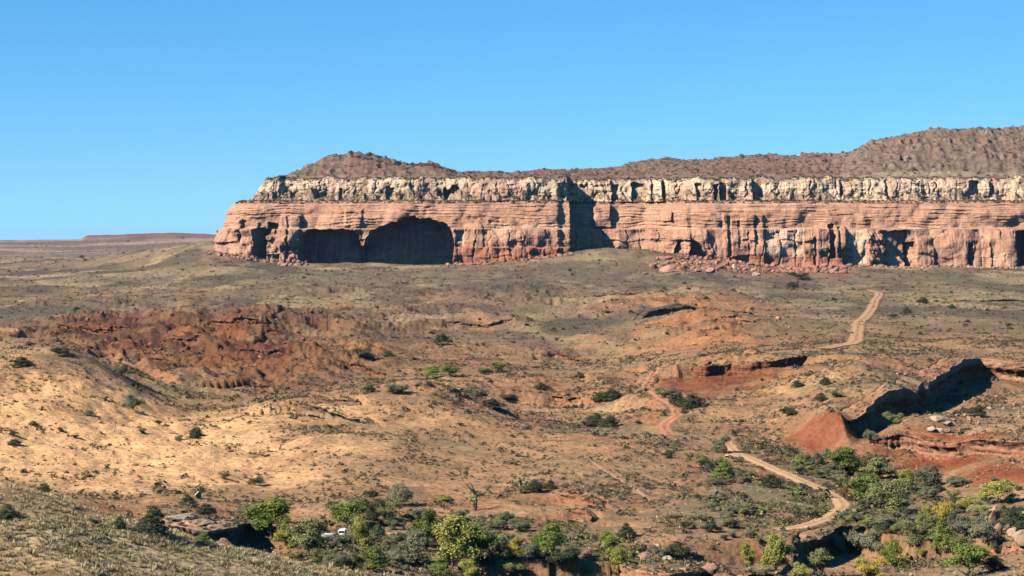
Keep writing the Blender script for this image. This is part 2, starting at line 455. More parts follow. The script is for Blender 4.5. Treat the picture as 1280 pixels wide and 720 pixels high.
# ------------------------------------------------------------------ mesa: strip along a plan path, profile recess(z)
MP = 3400 / F                       # metres per photo pixel on the wall
xl = (258 - 640) * MP; RAD = 110.0; YF = 3400.0
sx = []; nx = []
for y in np.concatenate([np.linspace(4700, 3900, 25), np.linspace(3890, YF + RAD, 140)]): sx.append((xl, y)); nx.append((-1, 0))
for a in np.linspace(0, math.pi / 2, 150)[1:]:
    sx.append((xl + RAD - RAD * math.cos(a), YF + RAD - RAD * math.sin(a))); nx.append((-math.cos(a), -math.sin(a)))
xe = (1350 - 640) * MP
for x in np.concatenate([np.arange(xl + RAD + .8, xe, .85), np.linspace(xe, 1900, 120)]): sx.append((x, YF)); nx.append((0, -1))
sx = np.array(sx); nx = np.array(nx)
sarc = np.concatenate([[0], np.cumsum(np.hypot(*np.diff(sx, axis=0).T))])
icor = 25 + 140
spx = 640 + sx[:, 0] / MP
spx[:icor] = 258 - (sarc[icor] - sarc[:icor]) / MP      # the hidden left wall just carries on in the same unit

def prof(pl, step):
    out = []
    for (a, b) in zip(pl[:-1], pl[1:]):
        n = max(1, int(math.hypot(b[0] - a[0], b[1] - a[1]) / step))
        for t in np.linspace(0, 1, n, endpoint=False): out.append((a[0] + (b[0] - a[0]) * t, a[1] + (b[1] - a[1]) * t))
    out.append(pl[-1]); return np.array(out)
P_low = prof([(-16,-62),(-4,-42),(0,-34),(3,0),(6,16.5),(12,17.5),(16,19),(19,28),(23,38),(28,46),(36,54),(48,60.5),(54,61.5)], .85)
P_cap = prof([(53,61),(64,65),(68,67),(71,80),(75,90),(80,94),(88,96.5),(100,98),(118,99)], .8)

def cells(s, z, sp, seed, warp=.35, bands=None):
    v = s / sp + warp * perlin(s / sp * .7, z / 60, seed) + .12 * perlin(z / 9, s / 300, seed + 1)
    i = np.floor(v); f = v - i
    edge = np.minimum(f, 1 - f) * sp
    b = 0 if bands is None else bands
    return hsh(i, b, seed), edge

def build_face(prf, kind):
    R0 = prf[:, 0][:, None]; Zp = prf[:, 1][:, None]
    SP = np.broadcast_to(spx[None, :], (len(prf), len(spx))); Zg = np.broadcast_to(Zp, SP.shape)
    jx = 1.3 * fbm(SP / 14, Zg / 9, 3, 61); jy = 1.3 * fbm(SP / 10, Zg / 14, 3, 62)
    PX = SP + jx; PY = HOR - Zg / MP + jy
    s = SP * MP
    Rr = np.broadcast_to(R0, SP.shape).copy()
    def sb(x0, x1, y0, y1, dep, ax=1.2, ay=1.6, ax2=None):
        return dep * S((PX - x0) / ax + .5) * S((x1 - PX) / (ax2 or ax) + .5) * S((PY - y0) / ay + .5) * S((y1 - PY) / ay + .5)
    def alc(xs, yt, dep, ay=1.5):
        jb = 3.4 * perlin(SP / 15, SP * 0 + 3, 64) + 2.2 * (hsh(np.floor(SP / 7.3 + .6 * perlin(SP / 9, Zg / 20, 65)), 2, 6) - .5)
        t = np.interp(PX, xs, yt, left=999, right=999) + jb
        return dep * S((PY - t) / ay + .5)
    mid = S((SP - 240) / 40)
    feat = np.zeros(SP.shape)
    if kind == 'low':
        lower = S((19 - Zg) / 3)           # 1 on the lower wall
        upper = 1 - lower
        band = np.floor((Zg + 6 * fbm(SP / 40, Zg / 30, 2, 9)) / 24)
        c1, e1 = cells(s, Zg, 26, 21, bands=band); c2, e2 = cells(s, Zg, 9, 25, bands=np.floor(Zg / 13))
        cm = S(fbm(s / 80, Zg / 60, 2, 47) * 1.6 + .5)
        Rr += lower * (1 - .5 * S((SP - 1050) / 40)) * ((c1 - .5) * 5.5 + 1.9 * np.exp(-(e1 / 1.2) ** 2) + cm * ((c2 - .5) * 2.0 + 1.0 * np.exp(-(e2 / .8) ** 2)))
        Rr += lower * (fbm(s / 60, Zg / 50, 3, 41) * 9 - np.abs(perlin(s / 42, Zg / 55, 48)) * 9 + fbm(s / 14, Zg / 20, 3, 42) * 1.2)
        # rounded slickrock above: ledges and scallops
        lz = Zg + 4.5 * fbm(s / 110, Zg / 26, 3, 43)
        saw = (lz / 5.2) % 1.0; saw2 = (lz / 2.1 + .3) % 1.0
        amp = 1.5 * S(fbm(s / 55, Zg / 16, 3, 44) * 1.8 + .35)
        Rr += upper * ((saw - .5) * 1.9 * amp + (saw2 - .5) * .6 * amp + fbm(s / 75, Zg / 60, 4, 45) * 8 - np.abs(perlin(s / 45, Zg / 40, 46)) * 9)
        f = 0
        f = f + sb(317, 334, 286, 334, 42, 1.5, 2) + sb(331, 346, 279, 294, 18) + sb(334, 350, 292, 318, -7)
        f = f + sb(350, 375.5, 269, 330, -13, 2, 3) + sb(358, 362, 270, 325, 4) + sb(353, 374, 309, 313, 6)
        f = f + sb(263, 295, 275, 303, -4, 2, 2) + sb(296, 300, 275, 304, 8) + sb(300, 318, 278, 325, -3)
        f = f + alc([374, 377, 382, 395, 410, 430, 445, 450], [312, 294, 288, 286, 288, 286, 289, 303], 62)
        f = f + alc([453.5, 457, 462, 475, 490, 520, 545, 556, 562, 567], [312, 303, 294, 282, 277, 271.5, 274, 281, 287, 296], 76)
        f = f + alc([449, 455], [309, 309], 62) + sb(430, 452, 260, 284, -6, 4, 4)
        f = f + sb(566, 712, 309, 345, -13, 3, 1.5) + sb(580, 604, 281, 309, -4, 1.5, 3) + sb(585, 598, 271, 276, 4, 5, 4) + sb(612, 626, 273, 279, 4, 5, 4)
        wedge = S((PX - 714) / 2.0 + .5) * S((884 - PX) / 88)
        f = f + wedge * 78
        f = f + sb(745, 767, 253, 284, -12, 6, 3, 2) + sb(815, 862, 258, 300, -10, 9, 6) + sb(833, 842, 262, 276, -7, 3, 3)
        f = f + alc([840, 846, 851, 856], [330, 309, 299, 316], 20) + sb(855, 863, 296, 330, -5) + alc([861, 867, 874, 882, 890], [316, 303, 304, 314, 330], 20)
        f = f + sb(905, 955, 267, 335, -7, 3, 3) + sb(910, 914, 271, 320, 4) + sb(923, 927, 276, 310, 3) + sb(943, 947, 274, 318, 3.5) + sb(927, 944, 268, 300, -4)
        f = f + sb(958, 1004, 285, 335, 2, 2, 2) + sb(1004, 1017, 296, 335, -6) + sb(1020, 1056, 282, 335, -10, 2, 2) + sb(1036, 1043, 281, 322, 16) + sb(1047, 1050, 284, 322, 6)
        f = f + sb(1057, 1082, 286, 335, 1.5) + sb(1083, 1104, 289, 335, -8, 2, 2)
        f = f + S((PX - 1100 - .8 * (PY - 290)) / 2 + .5) * sb(1098, 1134, 289, 335, 10, 2, 2)
        f = f + sb(1131, 1143, 303, 340, 18) + sb(1143, 1166, 296, 340, -5, 5, 4)
        dome = np.clip(1 - ((PX - 1200) / 36) ** 2 - (np.clip(315 - PY, 0, 99) / 30) ** 2, 0, 1) ** .5
        for (cx_, hw_, top_, am_) in ((1090, 17, 292, 7), (1153, 14, 298, 8), (1250, 24, 290, 11), (985, 30, 292, 4), (640, 40, 286, 6), (600, 22, 284, 6), (865, 30, 288, 7), (1310, 25, 288, 12), (425, 26, 262, 6), (300, 20, 272, 5)):
            f = f - am_ * np.clip(1 - ((PX - cx_) / hw_) ** 2 - (np.clip(top_ + 16 - PY, 0, 99) / 18) ** 2, 0, 1) ** .5
        f = f - 14 * dome + sb(1208, 1215, 303, 340, 12) + sb(1232, 1268, 288, 340, -8, 5, 4) + sb(1269, 1284, 290, 345, 28) + sb(1300, 1330, 290, 345, -12)
        f = f + sb(700, 838, 200, 345, 10, 8, 5)
        # piled blocks
        pile = sb(1083, 1106, 289, 335, 1, 2, 2) + sb(835, 890, 305, 340, .7, 5, 4) + sb(300, 380, 300, 340, .6, 6, 8)
        bl, be = cells(s + Zg * .4, Zg, 5.5, 71, bands=np.floor((Zg - s * .15) / 4.5))
        Rr += pile * ((bl - .5) * 5 + 2.0 * np.exp(-(be / .7) ** 2))
        feat = f * mid
        Rr = Rr + feat
    else:
        wall = S((Zg - 65.5) / 2) * S((96 - Zg) / 4)
        c1, e1 = cells(s, Zg, 15, 81, bands=np.floor((Zg + 5 * fbm(SP / 30, Zg / 30, 2, 8)) / 22)); c2, e2 = cells(s, Zg, 6.5, 83, bands=np.floor((Zg + 4 * fbm(SP / 12, Zg / 12, 2, 7)) / 11))
        cm = S(fbm(s / 50, Zg / 40, 2, 87) * 1.8 + .5)
        c3, e3 = cells(s, Zg, 48, 88)
        Rr += wall * ((c1 - .5) * 4.5 * cm + (c3 - .5) * 8 + 3 * np.exp(-(e3 / 1.3) ** 2) + (c2 - .5) * 1.6 + 1.5 * cm * np.exp(-(e1 / 1.0) ** 2) + .6 * cm * np.exp(-(e2 / .6) ** 2))
        Rr += fbm(s / 60, Zg / 80, 3, 84) * 10 - np.abs(perlin(s / 19, Zg / 16, 89)) * 3 * wall + fbm(s / 9, Zg / 9, 3, 85) * 1.6 + (((Zg + fbm(s / 40, Zg / 30, 2, 86) * 2) / 6.1) % 1.0 - .5) * 1.0 * wall * cm
        f = sb(554, 573, 234 + 4 * perlin(SP / 6, SP * 0, 67), 250, 18, 3, 4) + sb(703, 738, 228 + 4 * perlin(SP / 6, SP * 0, 66), 252, 9, 3, 5, 10) + sb(764, 770, 224, 252, -5) + sb(770, 779, 228, 252, 10) + sb(796, 813, 226, 250, 14, 1.5) + sb(813, 834, 221, 252, -10, 4, 3, 1.2) + sb(820, 824, 222, 252, 9) + sb(834, 870, 222, 252, 10, 1.5, 3, 20)
        f = f + S((PX - 712) / 6.0 + .5) * S((884 - PX) / 88) * 70
        f = f + sb(875, 882, 228, 250, 12) + sb(897, 903, 230, 250, 11) + sb(905, 914, 221, 250, 15) + sb(946, 961, 220, 252, 16) + sb(934, 946, 222, 252, -6, 3, 3, 1.2)
        f = f + sb(480, 490, 233, 250, 8) + sb(420, 424, 235, 250, 7) + sb(1058, 1062, 222, 246, 7) + sb(1115, 1120, 225, 246, 7) + sb(1225, 1236, 226, 242, 9) + sb(1250, 1256, 222, 246, 8)
        f = f + sb(1005, 1060, 218, 250, -8, 10, 4, 10) + sb(575, 660, 226, 250, -7, 6, 3, 6)
        f = f + sb(700, 838, 200, 345, 10, 8, 5)
        Rr = Rr + f * mid
    Pp = np.empty(SP.shape + (3,))
    Pp[..., 0] = sx[:, 0] - nx[:, 0] * Rr; Pp[..., 1] = sx[:, 1] - nx[:, 1] * Rr; Pp[..., 2] = Zg
    if kind != 'low':
        Pp[..., 2] += S((70 - Zg) / 3) * S((Zg - 61) / 3) * np.clip(fbm(s / 26, Zg / 30, 4, 92) + .3, 0, 1.2) * 13 + S((Zg - 88) / 6) * (fbm(s / 34, Zg / 40, 4, 93) * 4.6 + (hsh(np.floor(s / 6.1), 0, 5) - .5) * 1.8)
    if kind == 'low':
        Pp[..., 2] += .5 * fbm(s / 20, Zg / 5, 2, 91)
    # --- colours
    st = fbm(s / 5, Zg / 80, 4, 101); bl_ = fbm(s / 60, Zg / 25, 3, 102); hz = fbm(s / 200, Zg / 2.2, 3, 103)
    if kind == 'low':
        wallc = lerp(C(.40, .235, .165), C(.25, .145, .11), S(st * .8 + .35))
        wallc = lerp(wallc, C(.50, .33, .235), S(bl_ * .9 + .15) * .7)
        slick = lerp(C(.36, .20, .135), C(.43, .26, .18), S(hz * .8 + .5))
        slick = lerp(slick, C(.26, .14, .10), S(st * .6 + bl_ * .7 - .05) * .6)
        c = lerp(wallc, slick, 1 - lower)
        bnd = fbm(s / 260, Zg / 1.1, 2, 106)
        c = lerp(c, C(.25,.135,.095), (1 - lower) * S((bnd - .12) * 5) * .55); c = lerp(c, C(.5,.35,.26), (1 - lower) * S((-bnd - .2) * 5) * .5)
        c = lerp(c, C(.58, .42, .30), np.exp(-((Zg - 18) / 1.6) ** 2) * .75 * S(bl_ + .6))
        pale = sb(958, 1004, 286, 325, 1) + sb(1057, 1082, 287, 330, 1) + sb(566, 580, 292, 306, .8) + sb(620, 700, 281, 284, .6)
        c = lerp(c, C(.62, .45, .33), np.clip(pale, 0, 1) * (.55 + .35 * S(hz + .5)))
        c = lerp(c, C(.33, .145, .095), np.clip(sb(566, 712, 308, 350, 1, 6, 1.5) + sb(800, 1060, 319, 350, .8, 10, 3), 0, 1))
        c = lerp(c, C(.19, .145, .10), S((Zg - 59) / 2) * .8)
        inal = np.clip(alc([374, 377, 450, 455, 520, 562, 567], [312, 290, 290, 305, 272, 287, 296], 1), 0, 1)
        c = lerp(c, C(.22, .12, .09), inal * .15 * mid)  # alcove shade put into the colour: the recess is slightly darkened
    else:
        c = lerp(C(.60, .47, .32), C(.44, .30, .21), S(st * .9 + bl_ * .8 + .12))
        c = lerp(c, C(.66, .54, .38), S(hz + .1) * .5)
        c = lerp(c, C(.42, .25, .175), np.clip(sb(575, 658, 233, 250, 1, 4, 3) + sb(834, 948, 238, 250, .7, 4, 3), 0, 1) * .75)
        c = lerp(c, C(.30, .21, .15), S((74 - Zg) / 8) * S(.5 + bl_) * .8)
        c = lerp(c, C(.27,.185,.14), S(fbm(s / 22, Zg / 18, 4, 114) * 2.2 - .25) * .75)
        c = lerp(c, C(.24,.17,.125), S((Zg - 84 - 9 * fbm(s / 18, Zg / 30, 3, 115)) / 5) * .6 * S(fbm(s / 70, Zg / 90, 2, 116) + .6))
        c = lerp(c, C(.25,.18,.135), (SP < 575) * S((79 - Zg) / 6) * .55)  # shadow on the rim's lower left half, put into the colour as grey-brown
        sc = S((fbm(s / 6, Zg / 3, 3, 111) - .1) * 3)
        c = lerp(c, C(.15, .13, .085), sc * np.maximum(S((68 - Zg) / 3), S((Zg - 94) / 3) * .8))
        c = lerp(c, C(.2, .15, .105), S((fbm(s / 3, Zg / 8, 3, 112) - .45) * 4) * .6)
    c = c * (1 + .10 * fbm(s / 2.5, Zg / 2.5, 2, 113))[..., None]
    c = c * (C(.92, .82, .725) if kind == 'low' else C(.83, .76, .70))
    return Pp, np.clip(c, .01, .8)

# ------------------------------------------------------------------ hill country on top of the mesa
SKY = np.array([(200,226),(258,226),(315,226),(335,225),(350,216),(385,193),(392,196),(400,193),(430,195),(437,190),(452,192),(470,195),(490,201),(510,206),(540,204),(556,211),(570,218),(590,216),(640,217),(700,213),
    (760,210),(800,201),(830,199),(870,202),(920,198),(950,195),(1010,196),(1055,195),(1066,190),(1075,185),(1100,176),(1140,167),(1170,162),(1210,162),(1280,160),(1400,156),(1900,150)], float)
RD = np.array([(200,3580),(570,3580),(600,3900),(1040,3900),(1075,3680),(1900,3680)], float)
hx = np.concatenate([np.arange(xl + 20, xe, 1.9), np.linspace(xe, 2100, 120)])
hy = np.concatenate([np.arange(YF + 60, YF + 560, 2.2), np.linspace(YF + 562, YF + 1500, 40)])
HX, HY = np.meshgrid(hx, hy)
hpx = 640 + HX / HY * F
qf = HY - YF; ql_ = HX - xl
q = np.where((qf < RAD) & (ql_ < RAD), RAD - np.hypot(np.clip(RAD - qf, 0, None), np.clip(RAD - ql_, 0, None)), np.minimum(qf, ql_))
dr = np.interp(hpx, RD[:, 0], RD[:, 1]); pys = np.interp(hpx, SKY[:, 0], SKY[:, 1])
zr = (HOR - pys) / F * dr
qr = dr - YF
wpx = 640 + HX / MP; wd_ = S((wpx - 709) / 8.0) * S((888 - wpx) / 92) * 72
q = np.where(qf < 600, np.minimum(q, qf - wd_), q); qf = qf - wd_
HQ = q
t = np.clip((np.minimum(q, qf) - 104) / (qr - 104), 0, None)
talus = np.where(hpx > 1060, np.minimum(t, 1) ** .9, np.minimum(t, 1))
Zh = 98.5 + (zr - 98.5) * talus - np.clip(t - 1, 0, None) * 8
Zh = Zh - S((104 - q) / 12) * 30 - S((92 - q) / 8) * 110
rockn = ridged(HX / 14, HY / 14, 4, 121) - .5
gul = ridged(HX / 45, HY / 130, 3, 125) - .5
act = S(t / .15)
Zh = Zh + act * (rockn * (.9 + 2.8 * S(fbm(HX / 55, HY / 55, 3, 127) * 1.5 + .45)) + gul * 3.0 * np.clip(1.2 - t, 0, 1) + fbm(HX / 30, HY / 30, 3, 123) * 2.5)
steps = (Zh / 15.0 + .3 * fbm(HX / 80, HY / 80, 2, 128)) % 1.0
Zh = Zh + act * S((steps - .75) / .2) * 3.0 * (hpx > 1000)
hc = lerp(C(.25, .155, .115), C(.32, .225, .165), S(fbm(HX / 20, HY / 20, 4, 131) + .4))
hc = lerp(hc, C(.36, .27, .19), S((fbm(HX / 9, HY / 9, 3, 132) - .35) * 4) * .6 * (hpx > 1000))
hc = lerp(hc, C(.17, .11, .085), S((fbm(HX / 12, HY / 7, 3, 133) - .1) * 3) * .6)
hc = lerp(hc, C(.50, .38, .26), S((t - .0) / .03) * S((.10 - t) / .04) * .7 * S(fbm(HX / 15, HY / 15, 2, 134) + .5))
hc = lerp(hc, C(.28, .15, .11), ((hpx > 430) & (hpx < 1050)) * .45)
hc = hc * C(.53, .53, .50)
HT = t
# ------------------------------------------------------------------ rock materials
def rock_material(name, sc=1.0, bump=.5, crack=True):
    n = NT(name)
    att = n.n('ShaderNodeAttribute', attribute_name='Col').outputs['Color']
    geo = n.n('ShaderNodeNewGeometry').outputs['Position']
    a = n.noise(geo, .35 * sc, 6, .65)
    st = n.noise(n.mapping(geo, (.5 * sc, .5 * sc, .04 * sc)), 1.0, 4, .6)
    k = n.ramp(a, [(.3, (.72, .70, .68)), (.5, (1, 1, 1)), (.72, (1.18, 1.16, 1.13))])
    c = n.mix(att, k, 1.0, 'MULTIPLY')
    k2 = n.ramp(st, [(.35, (.78, .75, .73)), (.55, (1.05, 1.05, 1.05))])
    c = n.mix(c, k2, .7, 'MULTIPLY')
    h = n.math('ADD', n.noise(geo, .22 * sc, 7, .7), n.math('MULTIPLY', n.noise(n.mapping(geo, (.05 * sc, .05 * sc, .55 * sc)), 1.0, 4, .6), .6))
    return n.finish(c, .95, h, bump / sc, .9)
M_ROCK = rock_material('mesa_rock', 1.0, 2.2)
M_HILL = rock_material('hill_rubble', 1.4, 2.0)
mesa = empty('mesa', (0, YF, -37), 'long flat-topped red sandstone mesa with a pale rim across the horizon', 'mesa')
mesa['kind'] = 'structure'
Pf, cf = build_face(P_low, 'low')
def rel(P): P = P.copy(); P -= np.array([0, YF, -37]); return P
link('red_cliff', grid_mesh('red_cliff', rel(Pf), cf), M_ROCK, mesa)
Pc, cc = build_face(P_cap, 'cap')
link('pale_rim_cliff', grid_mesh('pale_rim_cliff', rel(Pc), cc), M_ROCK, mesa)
link('summit_hills', grid_mesh('summit_hills', rel(np.stack([HX, HY, Zh], -1)), hc), M_HILL, mesa)

# ------------------------------------------------------------------ ground colours: soils by place
SAND = C(.50, .30, .145); TAN = C(.36, .235, .135); RED = C(.30, .11, .048); DRED = C(.13, .055, .034); OLV = C(.168, .132, .082)
GREY = C(.155, .132, .102); YGR = C(.42, .345, .18); PALE = C(.56, .43, .29); ORG = C(.48, .235, .10); RTAN = C(.38, .205, .115)
nA = fbm(X / 45, D / 60, 4, 201); nB = fbm(X / 14, D / 20, 4, 205); nC = fbm(X / 160, D / 260, 3, 209)
col = lerp(TAN, RTAN, S(nA * .9 + .45))
dens = .55 + .35 * nA
farm = S((D - 1050) / 700)
pl = lerp(C(.25, .195, .12), C(.135,.11,.08), S(fbm(X / 120, D / 330, 5, 211) * 1.5 + .5))
pl = lerp(pl, C(.46, .355, .20), S((fbm(X / 80, D / 300, 4, 215) - .05) * 2.4) * .85)
col = lerp(col, pl, farm)
def place(px, py):
    d = hit(px, py)
    return d
def patch(px, py, hw, hh, color, k=1.0, jit=.45, sdens=None, d=None, seed=300, soft=1.6):
    """soil patch: ellipse on the ground about the spot a photo pixel looks at"""
    global col, dens
    d0 = d or hit(px, py)
    if d0 is None: return
    da = hit(px, py + hh) or d0; db = hit(px, py - hh) or d0 * 1.3
    ry = max(min(abs(db - d0), 2.2 * abs(d0 - da) + 3), abs(d0 - da), 3.0)
    rx = hw / F * d0; c = W(px, d0)
    lo = (np.abs(X - c[0]) < rx * 2.2) & (np.abs(D - c[1]) < ry * 2.2)
    if not lo.any(): return
    x, y = X[lo], D[lo]
    sc = max(rx * .35, 2)
    e = np.hypot((x - c[0]) / rx, (y - c[1]) / ry) + jit * fbm(x / sc, y / (sc * 1.5), 4, seed + int(px) % 37)
    wgt = np.clip(soft - soft * e, 0, 1) * k
    col[lo] = lerp(col[lo], color, wgt)
    if sdens is not None:
        dens[lo] = dens[lo] * (1 - wgt / max(k, .01)) + sdens * wgt / max(k, .01)
PATCH = [
 # far bands
 (120,325,260,6,C(.30,.22,.15),.7),(40,346,70,2,PALE,.9),(200,342,160,5,YGR,.6),(480,345,180,8,C(.21,.18,.115),.8),(740,345,110,15,C(.172,.145,.107),.85),(620,352,120,8,GREY,.7),
 (740,322,110,9,YGR,.6),(180,368,200,7,TAN,.55),(330,383,60,3,SAND,.8),(420,382,30,4,SAND,.8),(130,378,170,9,OLV,.75),(60,390,90,10,C(.16,.145,.10),.8),(380,362,130,8,C(.29,.23,.15),.6),
 (550,372,40,6,SAND,.6),(980,352,160,6,GREY,.8),(1180,348,120,6,C(.19,.175,.11),.7),(1180,370,150,9,YGR,.8),(1020,378,60,6,C(.33,.29,.15),.9),(1010,402,60,8,C(.2,.175,.11),.8),(1180,400,140,12,C(.31,.235,.135),.7),(1190,430,120,8,SAND,.7),
 (950,330,110,9,C(.34,.165,.11),.9),(840,335,60,5,C(.38,.2,.135),.8),(620,322,70,7,C(.33,.17,.12),.6),(290,318,50,8,C(.40,.25,.17),.7),
 # red badlands left
 (130,412,110,14,C(.13,.052,.03),.95,.5,.15),(240,420,130,28,C(.105,.045,.028),.92,.5,.15),(330,445,100,22,C(.12,.05,.03),.9,.5,.2),(120,410,40,7,C(.33,.12,.05),.9),(228,408,30,6,C(.40,.19,.08),.9),
 (285,418,30,8,C(.40,.18,.075),.9),(262,445,60,9,C(.30,.13,.06),.9),(320,455,50,8,C(.29,.125,.06),.8),(290,485,30,6,C(.36,.17,.075),.6),(395,460,30,8,C(.38,.18,.08),.7),(450,430,45,10,C(.46,.27,.13),.9),(370,480,90,9,C(.28,.135,.065),.8),(160,432,90,6,DRED,.7),
 (110,455,80,10,C(.15,.13,.085),.8),(230,490,90,9,C(.25,.215,.12),.9),(400,435,60,8,OLV,.6),
 # red ridges mid right
 (860,375,110,9,C(.45,.23,.12),.9,.4,.1),(940,385,70,9,C(.44,.23,.12),.8),(860,400,90,9,C(.46,.22,.11),.9,.4,.1),(900,420,110,18,C(.43,.20,.10),.9,.4,.15),(830,432,70,10,C(.47,.25,.13),.8),(930,440,60,7,ORG,.6),(760,388,70,8,C(.42,.23,.13),.8),(820,388,60,6,C(.14,.12,.08),.7),  # the dark last entry puts the shadow of the gully into the colour
 (580,410,60,10,C(.36,.24,.14),.6),(600,452,60,8,C(.37,.19,.115),.7),(640,470,60,9,C(.37,.19,.115),.7),(700,455,60,8,C(.34,.25,.14),.6),(690,480,50,9,C(.36,.16,.09),.8),(740,487,50,6,C(.38,.18,.10),.7),
 (860,478,60,14,C(.22,.075,.038),.95,.4,.15),(920,470,80,13,C(.20,.065,.034),.97,.35,.1),(960,470,40,9,RED,.8,.4,.2),(800,500,40,10,C(.36,.18,.10),.6),(800,530,40,8,C(.38,.16,.085),.8),(770,512,40,6,C(.5,.38,.22),.7),
 (1010,470,60,12,SAND,.7),(970,490,50,8,SAND,.7),(1030,475,30,7,PALE,.4),(950,520,70,14,C(.43,.265,.15),.8),(1110,465,50,12,GREY,.85,.4,.7),(1080,480,50,7,OLV,.6),
 # left sand hill and foreground
 (120,550,190,75,C(.76,.46,.25),.97,.3,.2),(230,570,100,42,C(.86,.52,.285),.97,.3,.1),(60,510,110,40,C(.47,.28,.15),.6),(150,500,110,10,SAND,.9,.4,.15),(290,595,50,16,C(.5,.31,.165),.9,.3,.15),(20,440,60,12,C(.44,.29,.17),.8),  # sand's own orange, raised to put the slope's sunlit brightness into the colour
 (282,565,16,22,C(.17,.145,.09),.7,.5,.8),(130,610,80,9,C(.25,.155,.095),.8,.4,.3),(140,636,60,10,C(.37,.195,.10),.9,.3,.05),(50,620,40,6,C(.42,.32,.22),.7),(30,640,70,16,C(.25,.19,.115),.7),
 (130,690,260,40,C(.54,.42,.27),.95,.2,.9),(300,705,120,14,C(.54,.42,.27),.9,.2,.8),(180,668,80,6,C(.33,.27,.16),.7),
 # middle hill
 (420,510,90,14,C(.42,.275,.15),.9,.35,.3),(540,520,110,22,C(.43,.26,.145),.9,.35,.3),(620,545,90,22,C(.43,.26,.15),.9,.35,.2),(500,570,140,30,C(.37,.235,.135),.8,.35,.35),(400,590,90,30,C(.38,.24,.14),.8,.35,.3),(600,600,100,26,C(.42,.255,.15),.85,.35,.2),
 (400,630,60,14,C(.45,.27,.16),.8),(380,540,50,10,C(.20,.12,.085),.6),(560,555,50,6,C(.2,.17,.11),.6),(560,640,80,10,C(.45,.275,.165),.8,.35,.1),(700,565,110,12,C(.43,.265,.15),.85,.35,.12),(740,540,120,6,C(.24,.19,.115),.8),
 (710,625,80,16,C(.38,.20,.12),.7,.4,.35),(780,610,90,26,C(.31,.205,.125),.6,.4,.8),(820,620,60,12,C(.36,.19,.12),.6),(860,650,90,14,C(.33,.21,.13),.5,.4,.7),(900,640,80,26,C(.2,.17,.11),.7,.4,1.2),(970,620,90,20,C(.185,.165,.105),.8,.4,1.5),(960,560,60,12,C(.2,.175,.115),.7,.4,1.2),(1010,590,60,9,C(.19,.17,.115),.8,.4,1.3),
 # pyramid and bank
 (1035,535,50,24,C(.25,.078,.038),1,.2,.05),(1000,545,40,16,C(.27,.09,.046),.9,.3,.1),(1075,545,25,14,C(.17,.07,.045),.8),(1180,575,120,24,C(.235,.075,.038),1,.25,.08),(1250,590,70,30,C(.26,.085,.042),1,.25,.06),(1120,560,50,12,C(.26,.095,.052),.9),  # pyramid's right flank: its shade is put into the colour as darker red
 (1210,530,90,8,C(.34,.21,.13),.8,.4,.25),(1180,500,60,10,C(.30,.17,.105),.8),(1250,485,50,14,C(.27,.15,.095),.9,.3,.2),(1255,510,50,10,C(.18,.15,.1),.7,.4,.8),(1240,535,60,4,PALE,.7),(1100,530,30,9,C(.27,.16,.1),.7),
 # valley floor
 (640,690,340,40,C(.19,.16,.09),.6,.4,1.2),(1120,650,170,40,C(.17,.15,.09),.7,.4,1.3),(500,668,40,4,C(.52,.35,.22),.9,.2,0),(600,690,60,5,C(.46,.29,.18),.7),(650,680,40,5,C(.47,.28,.17),.8),(740,714,50,8,C(.42,.28,.13),.9,.3,.2),(840,690,50,14,C(.43,.25,.15),.9,.3,.1),(820,672,60,8,C(.42,.25,.15),.9),
 (1060,708,60,10,C(.45,.28,.17),.9,.3,.2),(1130,690,60,7,C(.42,.28,.17),.8),(1260,695,50,18,C(.43,.25,.155),.95,.25,.08),(1210,710,60,10,C(.25,.2,.12),.7),(1270,620,30,8,C(.46,.31,.2),.9),(1120,635,30,6,C(.36,.2,.13),.8),(310,690,60,6,C(.45,.30,.2),.7),(250,650,50,8,C(.44,.33,.22),.8),(270,662,30,6,C(.33,.2,.13),.7),
 (900,690,50,8,C(.24,.18,.11),.7,.4,1),(560,712,120,8,C(.36,.235,.15),.7),(340,660,40,8,C(.2,.16,.1),.5),
]
for p in PATCH: patch(*p)
# slopes: steep faces show bare rock, hollows collect scrub
gz = np.zeros(X.shape); gz[1:-1] = (Z[2:] - Z[:-2]) / (D[2:] - D[:-2])
gxx = np.zeros(X.shape); gxx[:, 1:-1] = (Z[:, 2:] - Z[:, :-2]) / (X[:, 2:] - X[:, :-2])
slope = np.hypot(gz, gxx)
steep = S((slope - .38) / .3) * (D < 3200)
col = lerp(col, C(.27, .125, .075), steep * .45)
dens = np.clip(dens * (1 - .8 * steep), 0, 2)
# far flat lands: pinkish benches
fb = S((fbm(X / 900, D / 260, 4, 221) + .1) * 2)
colf = lerp(C(.14, .11, .09), C(.36, .26, .21), fb)
col = lerp(col, colf, S((D - 5200) / 1500) * .85)
rimd = S((D - 7700) / 200) * S((8600 - D) / 300) * S((GPX - 98) / 12)
col = lerp(col, C(.17, .085, .065), rimd)
Z = Z + rimd * 12
col = col * (1 + .16 * nB[..., None] * np.array([1, 1, .95]))
